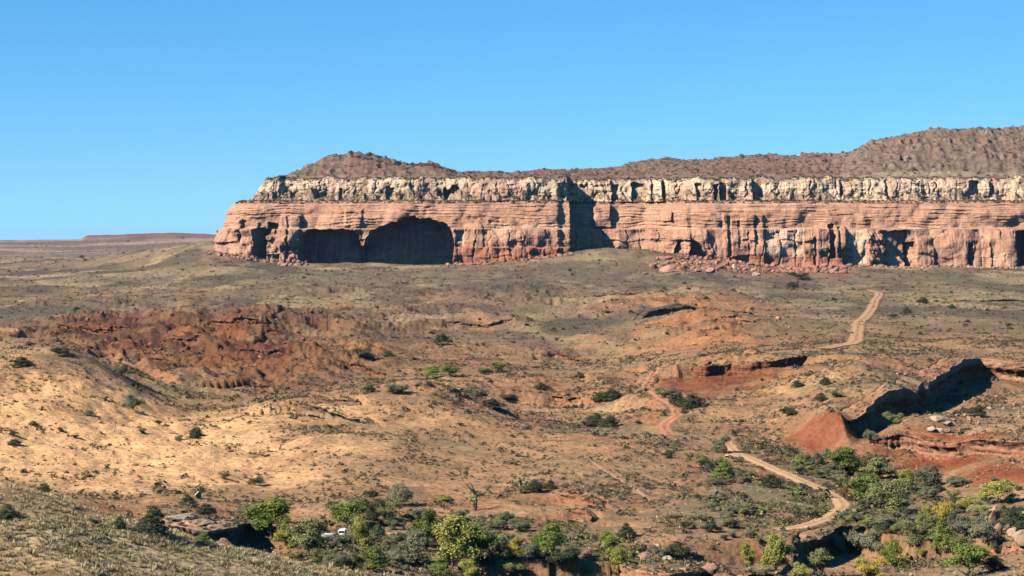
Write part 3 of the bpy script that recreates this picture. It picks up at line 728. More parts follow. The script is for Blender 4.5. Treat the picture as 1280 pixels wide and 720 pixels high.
# fine mottling of the soil that the scrub leaves between its stems
spk = S((fbm(X / 3.4, D / 6.0, 3, 231) - .18) * 3.0) * np.clip(dens, 0, 1) * (D < 2600)
col = lerp(col, C(.135, .115, .075), spk * .6)
ff = S((D - 1250) / 500)[..., None]
col = col * (C(.78, .70, .60) * (1 - ff) + C(.80, .71, .655) * ff) * (1 - .22 * S((D - 950) / 600) * S((6000 - D) / 1500))[..., None]
sb_ = np.clip(smoothB * 1.7, 0, 1) * S(.75 + .7 * fbm(X / 22, D / 30, 4, 251))
col = lerp(col, C(.60, .335, .15), sb_ * .8); dens = dens * (1 - .45 * sb_)  # sand hue brightened again, so the slope's sunshine sits in the colour
bd_ = S((badl - .15) / .35); col = col * (1 - .30 * bd_[..., None] * np.array([.8, 1, 1.05]))
lo_ = S((lump - .25) / .4) * midz
col = lerp(col, C(.17, .082, .05), lo_ * .32 * S(fbm(X / 60, D / 80, 3, 241) + .6))
col = np.clip(col, .02, .75)

n = NT('desert_soil')
att = n.n('ShaderNodeAttribute', attribute_name='Col').outputs['Color']
dn = n.n('ShaderNodeAttribute', attribute_name='scrub').outputs['Fac']
geo = n.n('ShaderNodeNewGeometry').outputs['Position']
a = n.noise(geo, .09, 8, .7); b = n.noise(geo, .6, 5, .65)
k = n.ramp(a, [(.32, (.70, .68, .66)), (.5, (1, 1, 1)), (.7, (1.22, 1.2, 1.16))])
c_ = n.mix(att, k, .9, 'MULTIPLY')
k = n.ramp(b, [(.36, (.55, .54, .54)), (.5, (1, 1, 1)), (.66, (1.22, 1.21, 1.18))])
c_ = n.mix(c_, k, .8, 'MULTIPLY')
sp = n.ramp(n.noise(geo, .32, 3, .55), [(.52, (0, 0, 0)), (.60, (1, 1, 1))])
sp2 = n.ramp(n.noise(geo, 1.1, 3, .6), [(.50, (0, 0, 0)), (.62, (1, 1, 1))])
c_ = n.mix(c_, (.17, .14, .085), n.math('MULTIPLY', sp2, n.math('MULTIPLY', dn, .45)))
f_ = n.math('MULTIPLY', sp, n.math('MULTIPLY', dn, .55))
c_ = n.mix(c_, (.115, .10, .065), f_)
M_SOIL = n.finish(c_, .97, n.math('ADD', n.noise(geo, .35, 7, .7), n.math('MULTIPLY', n.noise(geo, .08, 3, .5), 2.0)), 1.6, .8, .1)
ground = link('ground', grid_mesh('ground', np.stack([X, D, Z], -1), col, {'scrub': dens}), M_SOIL)
tag(ground, 'dry desert valley of orange sand, red clay and grey scrub', None, None, 'structure')
# ------------------------------------------------------------------ near rock faces
def soil_at(x, y): return bil(gu, np.log(gd), col, x / y, np.log(y))
M_LEDGE = rock_material('ledge_rock', 4.0, 1.6)
LEDGETOP = []
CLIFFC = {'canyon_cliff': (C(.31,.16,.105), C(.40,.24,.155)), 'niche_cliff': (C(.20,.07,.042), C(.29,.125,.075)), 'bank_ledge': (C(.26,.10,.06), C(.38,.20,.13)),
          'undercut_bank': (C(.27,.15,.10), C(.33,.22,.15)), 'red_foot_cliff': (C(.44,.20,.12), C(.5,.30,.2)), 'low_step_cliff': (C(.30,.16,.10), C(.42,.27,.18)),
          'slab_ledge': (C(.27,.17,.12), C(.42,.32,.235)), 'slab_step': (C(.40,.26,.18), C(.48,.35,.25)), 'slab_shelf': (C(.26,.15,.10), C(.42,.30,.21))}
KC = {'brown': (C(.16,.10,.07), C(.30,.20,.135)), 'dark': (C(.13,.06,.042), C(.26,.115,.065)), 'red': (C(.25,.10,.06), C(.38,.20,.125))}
for nm, (P, nr, s, offs, zt, drop, und) in LEDGES.items():
    if nm == 'canyon_cliff': P, nr, s, zt, drop, und = P[26:], nr[26:], s[26:], zt[:, 26:], drop[26:], und[26:]; offs = offs[:, 26:]
    if nm in OUTKIND: CLIFFC[nm] = KC[OUTKIND[nm]]
    fr = np.concatenate([np.linspace(0, 1.12, max(10, int(drop.max() / .32)))[1:]])
    rowsP = []; rowsC = []
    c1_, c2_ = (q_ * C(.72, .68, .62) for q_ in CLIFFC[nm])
    for k, o in enumerate(offs):
        rr = o + (0 * s if k < 5 else .2 * fbm(s / 1.5, s * 0 + k, 2, 5))
        zz = zt[k] + (-.6 if k == 0 else .10 + .22 * (fbm(s / 2.5, s * 0 + k * 2.7, 3, 6) + .2)) - (1 - S(drop / drop.max() * 2.5)) * 2.6
        x = P[:, 0] - nr[:, 0] * rr; y = P[:, 1] - nr[:, 1] * rr
        rowsP.append(np.stack([x, y, zz], -1)); sw = np.clip(fbm(s / 4, s * 0 + k * 1.9, 3, 8) + (.9 if k > 5 else -.1), 0, 1)[:, None]; rowsC.append((soil_at(x - nr[:, 0] * 6, y - nr[:, 1] * 6) * (1 - sw) + c2_ * sw) * (1 + .25 * fbm(x / 2.5, y / 2.5, 2, 4))[:, None])
        if k in (2, 3, 4, 5): LEDGETOP.append(np.stack([x, y, zz - .05], -1)[drop > drop.max() * .5])
    ztop = zt[-1] + .12
    for f in fr:
        z = ztop - f * drop
        layer = np.floor((z + .5 * fbm(s / 18, s * 0, 2, 11)) / (.9 if drop.max() < 9 else 2.0))
        ca, ea = cells(s, z, 3.6 if drop.max() < 9 else 7, 13, bands=layer)
        big, eb = cells(s, z, 9.5 if drop.max() < 9 else 19, 15)
        lay = hsh(layer, 3, 9)
        r_ = und * .9 * S((f - .14) / .3) + (ca - .5) * (.7 if drop.max() < 15 else .25) + (lay - .5) * .9 + (big - .5) * (1.2 if drop.max() < 9 else 2.5) + (.8 if drop.max() < 15 else .2) * np.exp(-(ea / .25) ** 2) + (1.4 if drop.max() < 9 else .8) * .7 * np.exp(-(eb / .5) ** 2) + .5 * fbm(s / 3, z / 2, 3, 14) - .8 * S((f - .75) / .3)
        r_ = r_ * np.minimum(1, f * 6)
        x = P[:, 0] - nr[:, 0] * r_; y = P[:, 1] - nr[:, 1] * r_
        rowsP.append(np.stack([x, y, z], -1))
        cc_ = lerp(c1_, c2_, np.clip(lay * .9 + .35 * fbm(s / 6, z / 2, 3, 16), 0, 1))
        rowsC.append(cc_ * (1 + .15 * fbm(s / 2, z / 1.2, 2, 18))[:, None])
    nm = 'rock_ledge' if nm in OUTKIND else nm
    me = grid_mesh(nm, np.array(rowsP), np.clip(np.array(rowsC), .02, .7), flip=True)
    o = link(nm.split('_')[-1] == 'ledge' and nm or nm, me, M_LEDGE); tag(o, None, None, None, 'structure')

# ------------------------------------------------------------------ dirt roads
n = NT('road_dirt')
geo = n.n('ShaderNodeNewGeometry').outputs['Position']
att = n.n('ShaderNodeAttribute', attribute_name='Col').outputs['Color']
k = n.ramp(n.noise(geo, .5, 5, .65), [(.3, (.8, .79, .78)), (.7, (1.1, 1.1, 1.1))])
M_ROAD = n.finish(n.mix(att, k, 1.0, 'MULTIPLY'), .97, n.noise(geo, 1.5, 5, .6), .15, .6, .1)
ROADC = {'lower': C(.52,.34,.19), 'upper': C(.46,.22,.125), 'plain': C(.44,.28,.16), 'track': C(.40,.28,.18), 'trail': C(.38,.25,.15)}
for kname, (L, wd, zs) in ROADW.items():
    P, s = resample(L, 1.0)
    tg = np.gradient(P, axis=0); tg /= np.hypot(tg[:, 0], tg[:, 1])[:, None]
    nr = np.stack([tg[:, 1], -tg[:, 0]], -1)
    rows = []; rc = []
    for a in np.linspace(-1, 1, 13):
        wob = wd * .5 * (1 + .26 * fbm(s / 5, s * 0 + np.sign(a) * 3, 3, 33))
        x = P[:, 0] + nr[:, 0] * a * wob; y = P[:, 1] + nr[:, 1] * a * wob
        z = groundz(x, y) + (.45 if kname == 'plain' else 0) + (.22 - .30 * abs(a) ** 6) - .08 * math.exp(-((abs(a) - .5) / .15) ** 2)
        rows.append(np.stack([x, y, z], -1))
        rc.append(ROADC[kname] * C(.76, .70, .64) * (1 + .16 * math.exp(-((abs(a) - .5) / .16) ** 2) - (.30 + .25 * fbm(s / 9, s * 0 + 4, 2, 37)) * math.exp(-(a / .2) ** 2) - .25 * abs(a) ** 5 + .08 * fbm(s / 5, s * 0 + a, 3, 35))[:, None])
    o = link({'lower': 'dirt_road', 'upper': 'dirt_road', 'plain': 'dirt_road', 'track': 'path', 'trail': 'path'}[kname], grid_mesh('dirt_road', np.array(rows), np.array(rc)), M_ROAD)
    tag(o, None, None, None, 'structure')

# ------------------------------------------------------------------ foliage meshes
def leaf_mesh(name, centers, normals_out, size, seed, per=12, spread=.1, flat=.6):
    r = np.random.default_rng(seed)
    n_ = len(centers) * per
    c = np.repeat(centers, per, 0) + r.normal(0, spread, (n_, 3)) * np.array([1, 1, flat])
    o = np.repeat(normals_out, per, 0) + r.normal(0, .55, (n_, 3)); o /= np.linalg.norm(o, axis=1)[:, None]
    t = np.cross(o, r.normal(0, 1, (n_, 3))); t /= np.linalg.norm(t, axis=1)[:, None]
    b = np.cross(o, t); sz = size * r.uniform(.6, 1.35, n_)[:, None]
    V = np.stack([c - t * sz, c + b * sz * .6, c + t * sz, c - b * sz * .6], 1).reshape(-1, 3)
    return V, np.arange(n_ * 4).reshape(-1, 4)
def crown(name, seed, lobes, nclump, per, size, spread, mat, squash=1.0):
    """clumps of leaves spread over several overlapping lobes, denser outside, with gaps between"""
    r = np.random.default_rng(seed); cs = []; ns = []
    vol = np.array([l[3] ** 2 for l in lobes]); vol = vol / vol.sum()
    while len(cs) < nclump:
        l = lobes[r.choice(len(lobes), p=vol)]
        d = r.normal(0, 1, 3); d /= np.linalg.norm(d)
        if d[2] < -.45: continue
        rad = l[3] * (r.uniform(.55, 1.0) ** .5) * (1 + .22 * math.sin(5 * d[0] + seed) * math.cos(4 * d[1] + 2 * d[2]))
        p = np.array(l[:3]) + d * rad * np.array([1, 1, squash])
        if p[2] < .03: continue
        cs.append(p); ns.append(d * .7 + np.array([0, 0, .45]))
    V, Q = leaf_mesh(name, np.array(cs), np.array(ns), size, seed + 1, per, spread)
    me = raw_mesh(name, V, Q, smooth=False); me.materials.append(mat); return me
def tubes(name, segs, mat, nside=6):
    V = []; Q = []
    for (a, b, ra, rb) in segs:
        a = np.array(a, float); b = np.array(b, float); t = b - a; t = t / np.linalg.norm(t)
        u = np.cross(t, [0.31, .9, .2]); u /= np.linalg.norm(u); v = np.cross(t, u); i0 = len(V)
        for p, rr in ((a, ra), (b, rb)):
            for k in range(nside):
                an = 2 * math.pi * k / nside; V.append(p + (u * math.cos(an) + v * math.sin(an)) * rr)
        for k in range(nside): Q.append((i0 + k, i0 + (k + 1) % nside, i0 + nside + (k + 1) % nside, i0 + nside + k))
    me = raw_mesh(name, np.array(V), np.array(Q)); me.materials.append(mat); return me

def leaf_material(name, use_instancer=False):
    n = NT(name)
    if use_instancer:
        base = n.n('ShaderNodeAttribute', attribute_type='INSTANCER', attribute_name='tint').outputs['Color']
    else:
        base = n.n('ShaderNodeObjectInfo').outputs['Color']
    isl = n.n('ShaderNodeNewGeometry').outputs['Random Per Island']
    k = n.ramp(isl, [(0, (.55, .58, .6)), (.5, (1, 1, 1)), (1, (1.5, 1.4, 1.15))])
    c = n.mix(base, k, 1.0, 'MULTIPLY')
    d = n.n('ShaderNodeBsdfDiffuse'); t = n.n('ShaderNodeBsdfTranslucent'); mx = n.n('ShaderNodeMixShader'); mx.inputs[0].default_value = .22
    n.l(c, d.inputs[0]); n.l(c, t.inputs[0]); n.l(d.outputs[0], mx.inputs[1]); n.l(t.outputs[0], mx.inputs[2])
    n.l(mx.outputs[0], n.out.inputs['Surface']); return n.m
M_LEAF = leaf_material('leaves'); M_SHRUB = leaf_material('scrub_leaves', True)
n = NT('bark'); g_ = n.n('ShaderNodeTexCoord').outputs['Object']
M_BARK = n.finish(n.ramp(n.noise(n.mapping(g_, (8, 8, 1.5)), 1.5, 4), [(.3, (.10, .075, .055)), (.7, (.24, .19, .15))]), .9)
n = NT('dead_wood'); g_ = n.n('ShaderNodeTexCoord').outputs['Object']
M_DEAD = n.finish(n.ramp(n.noise(n.mapping(g_, (6, 6, 1.5)), 1.5, 4), [(.3, (.04, .028, .02)), (.7, (.15, .115, .085))]), .9)

def lobes_cotton(seed):
    r = np.random.default_rng(seed); L = [(0, 0, .56, .25)]
    for k in range(9):
        a = k * .95 + r.uniform(-.5, .5); q = r.uniform(.12, .40); L.append((math.cos(a) * q, math.sin(a) * q, r.uniform(.22, .8), r.uniform(.09, .2)))
    L.append((r.uniform(-.1, .1), r.uniform(-.1, .1), .83, .16)); return L
def lobes_willow(seed):
    r = np.random.default_rng(seed); L = [(0, 0, .45, .3)]
    for k in range(7):
        a = k * .9 + r.uniform(-.3, .3); q = r.uniform(.15, .5); L.append((math.cos(a) * q, math.sin(a) * q, r.uniform(.16, .74), r.uniform(.11, .24)))
    return L
def lobes_juniper(seed):
    r = np.random.default_rng(seed); L = []
    for k in range(7):
        z = .14 + .115 * k; q = (1 - z) * .16; a = r.uniform(0, 6.28); L.append((math.cos(a) * q, math.sin(a) * q, z, .34 * (1.05 - z) + .06))
    return L
CROWN = {'cotton': [crown('crown', 11 + k, lobes_cotton(40 + k), 340, 26, .022, .05, M_LEAF) for k in range(5)],
         'willow': [crown('crown', 31 + k, lobes_willow(60 + k), 340, 26, .023, .055, M_LEAF) for k in range(4)],
         'juniper': [crown('crown', 51 + k, lobes_juniper(80 + k), 220, 24, .025, .042, M_LEAF) for k in range(4)]}
def trunk_segs(seed, hgt=.62, rad=.032, n=6, low=.12):
    r = np.random.default_rng(seed); segs = []; p = np.array([0, 0, -.05]); rr = rad
    nodes = []
    for k in range(4):
        q = p + np.array([r.uniform(-.04, .04), r.uniform(-.04, .04), (hgt + .05) / 4]); segs.append((p, q, rr, rr * .78)); nodes.append((q, rr * .78)); p = q; rr *= .78
    for k in range(n):
        b, br = nodes[k % 4]; a = k * 2.4 + r.uniform(-.4, .4)
        q = b + np.array([math.cos(a) * .17, math.sin(a) * .17, r.uniform(.08, .2)]); segs.append((b, q, br * .6, br * .4))
        q2 = q + np.array([math.cos(a + .4) * .11, math.sin(a + .4) * .11, r.uniform(.04, .13)]); segs.append((q, q2, br * .4, br * .15))
    return segs
TRUNK = {'cotton': [tubes('trunk', trunk_segs(5 + k), M_BARK) for k in range(5)], 'willow': [tubes('trunk', trunk_segs(15 + k, .4, .04), M_BARK) for k in range(4)],
         'juniper': [tubes('trunk', trunk_segs(25 + k, .6, .04), M_BARK) for k in range(4)]}
GREEN = (.15,.18,.05); BRIGHT = (.19,.23,.05); YEL = (.29,.285,.075); GOLD = (.40,.30,.065); OLIVE = (.195,.20,.085); GREYG = (.185,.187,.112); DARK = (.082,.094,.052); JUN = (.07,.084,.046); PALEY = (.30,.275,.13); RUST = (.2,.12,.05)
_tk = [0]
ROOTS = []
def plant(name, cat, px, py, hpx, wpx, kind, colr, label, group=None, d=None):
    d = d or hit(px, py)
    if d is None: return None
    x = (px - 640) / F * d; z = float(groundz(np.array([x]), np.array([d]))[0])
    h = hpx / F * d * 1.02; wd = wpx / F * d * 1.16; _tk[0] += 1; i = _tk[0]
    o = empty(name, (x, d, z - .02 * h), label, cat, group, (i * 2.399) % 6.28)
    basew = {'cotton': .95, 'willow': 1.2, 'juniper': .66}[kind]; sxy = wd / basew; 
    for part, tab in (('trunk', TRUNK), ('crown', CROWN)):
        me = tab[kind][i % len(tab[kind])]
        c = bpy.data.objects.new(part, me); COL.objects.link(c); c.parent = o; c.scale = (sxy * (.85 + .35 * float(hsh(i, 5, 3))), sxy * (.85 + .35 * float(hsh(i, 6, 4))), h)
        j = .88 + .24 * hsh(i, 3, 2)
        c.color = (colr[0] * float(j), colr[1] * float(j), colr[2] * float(j), 1)
    ROOTS.append((x, d, max(wd * .35, 1.0)))
    return o
# ------------------------------------------------------------------ trees the photo shows one by one
CT, WT, JT, SH = ('cottonwood_tree', 'tree'), ('willow_tree', 'tree'), ('juniper_tree', 'tree'), ('desert_bush', 'bush')
TREES = [
 # left rocks and slope
 (JT,190,669,38,27,'juniper',JUN,'tall dark juniper against the left end of the shadowed rock slab'),
 (SH,174,664,11,13,'juniper',DARK,'low dark bush at the left foot of the tall juniper by the slab'),
 (JT,148,662,15,14,'juniper',JUN,'small round juniper on the grassy brow left of the tall juniper'),
 (SH,117,658,9,13,'willow',DARK,'low dark bush on the grassy brow, leftmost of the row left of the tall juniper'),
 (SH,200,671,12,12,'willow',OLIVE,'pale olive bush at the right foot of the tall juniper by the slab'),
 (JT,257,645,16,17,'juniper',JUN,'dark juniper rooted on top of the pale rock slab'),
 (JT,233,634,16,17,'juniper',DARK,'dark juniper just above the rock slab at the foot of the orange slope'),
 (SH,306,650,18,22,'willow',GREYG,'grey round bush between the rock slab and the leftmost cottonwood'),
 (SH,252,682,17,18,'juniper',GREEN,'green bush in front of the slab, at the edge of the foreground grass'),
 (SH,275,672,10,12,'willow',DARK,'dark little bush in the shade under the rock slab'),
 (SH,8,650,19,22,'juniper',DARK,'dark round bush at the left edge of the photo on the foreground hill'),
 (SH,53,616,12,15,'juniper',DARK,'dark bush beside the pale bare streak at the left'),
 (SH,38,613,7,9,'willow',OLIVE,'small olive bush left of the bush on the pale streak'),
 (SH,245,545,12,13,'juniper',DARK,'cone-shaped dark bush at the head of the shrubby gully'),
 (JT,165,513,22,21,'willow',GREYG,'large grey-green bush on the skyline of the orange sand hill'),
 (SH,27,459,13,17,'juniper',JUN,'round dark bush high on the orange sand hill at the left'),
 (JT,79,446,12,24,'willow',DARK,'wide dark bush behind the crest of the sand hill'),
 (SH,37,433,6,9,'willow',DARK,'tiny dark bush on the top crest of the sand hill'),
 (JT,152,470,16,24,'willow',GREYG,'grey bush in the hollow below the dark red badlands'),
 (SH,280,600,9,13,'willow',OLIVE,'olive bush low on the orange sand slope, left of its twin'),
 (SH,318,607,9,16,'willow',DARK,'brown-grey bush at the right foot of the orange sand slope'),
 # cottonwood grove
 (CT,340,674,48,46,'cotton',BRIGHT,'leftmost cottonwood of the grove, bright green and rounded, below the orange slope'),
 (CT,321,668,34,26,'cotton',GREEN,'green cottonwood half hidden at the left side of the leftmost grove tree'),
 (WT,360,686,30,30,'willow',YEL,'yellow-green willow between the leftmost cottonwood and the olive cottonwood'),
 (CT,386,697,48,42,'cotton',OLIVE,'olive-green cottonwood directly left of the white van'),
 (WT,428,652,30,50,'willow',DARK,'dark grey-green tree behind the bright cottonwood above the van'),
 (CT,438,664,38,50,'cotton',GREEN,'deep green cottonwood standing right behind the white van'),
 (WT,466,652,30,30,'willow',DARK,'dark tree at the right shoulder of the cottonwood behind the van'),
 (JT,497,634,28,32,'willow',GREYG,'grey-green round tree at the mouth of the gully above the grove'),
 (SH,462,622,10,16,'willow',DARK,'dark bush left of the grey-green tree at the gully mouth'),
 (CT,448,692,46,27,'cotton',YEL,'slim yellow-green cottonwood just right of the white van'),
 (WT,484,654,26,34,'willow',OLIVE,'olive willow above the bare sand strip in the grove'),
 (JT,472,678,22,20,'juniper',DARK,'dark bush at the left end of the bare sand strip'),
 (WT,402,706,24,26,'willow',OLIVE,'olive willow at the grove edge next to the foreground grass'),
 (WT,425,712,22,24,'willow',GREYG,'grey-green willow at the grove edge below the white van'),
 (WT,447,714,24,24,'willow',OLIVE,'olive bush-like willow in the lowest row, right of the grey one below the van'),
 (JT,469,714,32,22,'juniper',GREEN,'upright dark green tree in the lowest row of the left grove'),
 (WT,490,704,18,22,'willow',GREYG,'low grey willow between the upright green tree and the big grove'),
 (CT,533,690,54,32,'cotton',GREEN,'green cottonwood with a visible dark trunk, left of the largest yellow-green one'),
 (WT,520,708,44,36,'cotton',GREYG,'grey-green tree at the lower left of the largest yellow-green cottonwood'),
 (CT,566,712,62,60,'cotton',YEL,'largest yellow-green cottonwood in the middle of the grove'),
 (CT,598,710,48,40,'cotton',GREEN,'green cottonwood at the right side of the largest yellow-green one'),
 (WT,620,694,32,32,'willow',PALEY,'pale yellowish willow at the right end of the big grove'),
 (CT,645,702,29,20,'cotton',GOLD,'small golden-yellow tree standing alone on bare sand right of the grove'),
 (CT,688,710,45,40,'cotton',GREEN,'green cottonwood with a bright top, right of the golden tree'),
 (WT,662,700,24,24,'willow',GREYG,'grey-green willow between the golden tree and the green cottonwood'),
 (JT,551,722,24,22,'juniper',GREEN,'dark green tree cut by the bottom edge under the big grove'),
 (WT,588,724,22,28,'willow',YEL,'yellow-green bush cut by the bottom edge under the big grove'),
 (JT,702,724,28,34,'willow',DARK,'dark green tree at the bottom edge below the bright-topped cottonwood'),
 (WT,640,722,18,34,'willow',OLIVE,'olive bush at the bottom edge below the golden tree'),
 (SH,555,627,8,24,'willow',YEL,'low yellow-green bush lying on the bare slope left of the dead tree'),
 (SH,520,650,14,26,'willow',GREYG,'grey bush just above the green cottonwood with the dark trunk'),
 (SH,610,664,14,30,'willow',GREYG,'grey bush line on the slope above the right end of the grove'),
 (JT,669,616,17,20,'juniper',JUN,'round dark juniper on the bare middle slope'),
 (SH,688,612,11,11,'juniper',JUN,'small juniper at the right hand of the round juniper on the middle slope'),
 (SH,653,618,7,12,'willow',OLIVE,'low olive bush at the left hand of the round juniper on the middle slope'),
 (CT,760,694,29,23,'cotton',BRIGHT,'bright green small cottonwood left of the pale boulder slope'),
 (CT,774,720,34,24,'cotton',YEL,'yellow-green cottonwood at the foot of the pale boulder slope'),
 (JT,783,674,20,15,'juniper',JUN,'dark upright juniper at the head of the boulder slope'),
 (JT,848,695,18,18,'juniper',JUN,'round dark juniper above the red cliff at the bottom'),
 (SH,826,699,16,20,'willow',GREYG,'grey bush among pale boulders above the red cliff at the bottom'),
 (WT,797,724,14,22,'willow',YEL,'yellow bush at the bottom edge left of the red cliff'),
 # right wash
 (CT,935,714,36,19,'cotton',YEL,'slim yellow cottonwood, left one of two beside the dark undercut bank'),
 (CT,972,718,50,36,'cotton',YEL,'broad yellow-green cottonwood in front of the dark undercut bank'),
 (WT,948,724,16,22,'willow',PALEY,'pale bush at the bottom edge between the two yellow cottonwoods'),
 (CT,1028,722,36,25,'cotton',OLIVE,'olive-yellow cottonwood below the undercut bank'),
 (WT,1002,724,22,26,'willow',YEL,'yellow-green willow at the bottom edge below the undercut bank'),
 (JT,964,610,17,18,'juniper',JUN,'round dark juniper on the inside of the sandy road bend'),
 (WT,1050,692,28,18,'willow',PALEY,'straw-coloured willow at the right end of the undercut bank'),
 (WT,1072,692,32,28,'willow',GREYG,'grey-green willow right of the straw-coloured one in the wash'),
 (WT,1090,692,34,28,'willow',GREYG,'grey willow left of the bright green tree in the wash'),
 (CT,1057,597,36,36,'cotton',GREEN,'tall deep green cottonwood at the foot of the red cone slope'),
 (JT,1026,586,25,20,'willow',GREYG,'grey-green tree left of the tall cottonwood under the red cone'),
 (JT,1006,583,20,17,'willow',OLIVE,'small olive tree, leftmost under the red cone slope'),
 (CT,1100,599,27,34,'cotton',OLIVE,'wide olive cottonwood under the left end of the red bank'),
 (WT,1080,588,18,14,'willow',RUST,'rusty brown bush between two cottonwoods under the red cone'),
 (CT,1086,634,40,46,'cotton',GREEN,'big green cottonwood beside the bend of the sandy road'),
 (CT,1117,642,42,46,'cotton',OLIVE,'big olive-green cottonwood with a dark trunk right of the road bend'),
 (SH,1056,623,17,14,'willow',RUST,'rust-coloured bush at the outer side of the road bend'),
 (CT,1134,614,27,24,'cotton',YEL,'bright yellow-green cottonwood behind the big pair by the road bend'),
 (WT,1149,607,24,18,'willow',GREYG,'grey willow at the foot of the red bank beside the yellow-green cottonwood'),
 (JT,1168,608,27,18,'juniper',GREYG,'upright grey-green tree at the foot of the red bank'),
 (WT,1088,658,16,18,'willow',YEL,'small yellow willow under the big green cottonwood by the bend'),
 (WT,1112,652,13,20,'willow',GREYG,'low grey bush in the shade of the big olive cottonwood'),
 (WT,1063,652,13,22,'willow',GREYG,'low grey bush at the outer side of the road bend, below the cottonwoods'),
 (SH,1196,609,13,26,'willow',GREYG,'dome-shaped grey bush against the red bank'),
 (CT,1250,630,28,42,'cotton',YEL,'yellow-green cottonwood at the right below the red bank'),
 (CT,1180,656,30,20,'cotton',GOLD,'golden-yellow small cottonwood in the right thicket'),
 (WT,1207,640,19,28,'willow',YEL,'yellowish willow right of the golden cottonwood'),
 (WT,1228,646,18,24,'willow',PALEY,'pale yellow willow left of the far right boulders'),
 (WT,1194,662,20,24,'willow',(.12,.105,.085),'leafless-looking grey willow right of the golden cottonwood'),
 (WT,1212,674,28,36,'willow',GREYG,'broad grey-green willow in the right thicket'),
 (WT,1236,684,32,36,'willow',GREYG,'grey-green willow beside the pale boulders at the right'),
 (CT,1178,694,40,25,'juniper',GREEN,'upright deep green oval tree in the right thicket'),
 (CT,1117,710,35,27,'cotton',BRIGHT,'bright green small cottonwood standing in the wash'),
 (WT,1146,690,32,30,'willow',OLIVE,'olive willow between the bright green tree and the upright oval tree'),
 (CT,1212,724,44,56,'cotton',GREEN,'large green tree cut by the bottom edge at the right'),
 (JT,1246,714,20,20,'juniper',DARK,'dark small tree on the right side of the large bottom-edge tree'),
 (WT,1266,664,30,30,'willow',DARK,'dark willow between the pale boulders at the right edge'),
 (WT,1090,724,24,32,'willow',GOLD,'golden bush at the bottom edge of the wash'),
 (WT,1201,698,22,20,'willow',OLIVE,'olive bush touching the right side of the upright oval tree'),
 (WT,1160,660,20,24,'willow',OLIVE,'olive willow left of the golden cottonwood in the right thicket'),
 (WT,1130,668,22,28,'willow',OLIVE,'olive thicket tree below the shaded cottonwoods by the bend'),
 (SH,1146,618,12,22,'willow',GREYG,'grey bush beside the small white boulder'),
 (SH,1160,624,14,24,'willow',GREYG,'grey bush right of the small white boulder'),
 # middle distance
 (CT,541,473,15,18,'cotton',BRIGHT,'bright green tree, left of the pair in the middle valley'),
 (CT,561,473,16,22,'cotton',GREEN,'deep green tree, right of the pair in the middle valley'),
 (CT,622,465,13,14,'cotton',BRIGHT,'small bright green tree right of the pair in the middle valley'),
 (SH,607,468,8,18,'willow',GREEN,'low green bush left of the small bright tree in the middle valley'),
 (WT,495,493,15,28,'willow',GREYG,'grey-green bush clump on the edge of the middle hill'),
 (WT,460,491,14,16,'willow',OLIVE,'pale green bush left of the grey clump on the middle hill'),
 (JT,594,503,20,28,'cotton',GREYG,'open grey-green tree above the bare middle slope'),
 (SH,615,510,11,16,'juniper',DARK,'dark round bush at the right foot of the open grey-green tree'),
 (SH,635,500,8,22,'willow',DARK,'low dark bush right of the open grey-green tree'),
 (JT,552,431,16,22,'willow',DARK,'dark tree clump in the middle gully farther back'),
 (JT,455,448,12,28,'willow',DARK,'wide dark clump below the orange lens of sand'),
 (SH,485,446,8,10,'juniper',DARK,'small dark bush right of the wide clump below the sand lens'),
 (JT,763,501,16,22,'juniper',JUN,'round dark juniper on the pale patch left of the red road'),
 (SH,750,502,10,14,'juniper',JUN,'small dark juniper left of the one on the pale patch'),
 (JT,746,534,18,18,'juniper',JUN,'dark juniper, left of two by the shadowed gully'),
 (JT,763,534,15,16,'juniper',JUN,'dark juniper, right of two by the shadowed gully'),
 (SH,735,534,10,16,'willow',DARK,'low dark bush at the end of the shadowed gully'),
 (JT,846,508,20,26,'willow',DARK,'dark tree in the hedge of bushes right of the red road'),
 (JT,865,511,20,24,'juniper',JUN,'round dark juniper at the right end of the hedge by the red road'),
 (SH,832,498,14,20,'willow',GREYG,'grey bush at the upper end of the hedge by the red road'),
 (SH,676,488,10,14,'juniper',JUN,'dark bush on the red slope left of the red road'),
 (SH,725,474,10,14,'willow',DARK,'dark bush above the red slope, left of the red road top'),
 (JT,901,566,22,26,'willow',GREYG,'grey-green tree at the upper end of the sandy road'),
 (JT,906,601,26,22,'juniper',GREEN,'green juniper at the end of the dark hedge left of the sandy road'),
 (SH,985,521,14,19,'willow',JUN,'dark bush on the slope left of the red cone'),
 (SH,1027,502,11,13,'juniper',JUN,'dark bush at the top of the red cone, left of its neighbour'),
 (SH,1046,497,9,16,'willow',OLIVE,'olive bush at the top of the red cone'),
 (SH,997,484,9,12,'juniper',JUN,'dark bush on the sandy slope, left of two above the red cone'),
 (SH,1032,482,11,11,'juniper',JUN,'dark bush on the sandy slope, right of two above the red cone'),
 (SH,1083,526,15,18,'willow',GREEN,'green bush under the left overhang of the canyon'),
 (SH,1096,531,16,22,'willow',GREYG,'grey-green bush below the left overhang of the canyon'),
 (SH,1119,531,16,20,'willow',OLIVE,'olive bush below the lit pillar of the canyon'),
 (JT,1088,555,20,16,'willow',GREYG,'grey bush in the shaded cleft between red cone and red bank'),
 (JT,1220,521,15,26,'willow',DARK,'dark bush on the bench right of the pale boulders'),
 (SH,1154,379,8,11,'juniper',JUN,'dark round bush on the right plain, uppermost of three in a line'),
 (SH,1133,392,9,10,'juniper',JUN,'dark round bush on the right plain, middle of three in a line'),
 (SH,1117,398,7,10,'willow',DARK,'grey bush on the right plain, lowest of three in a line'),
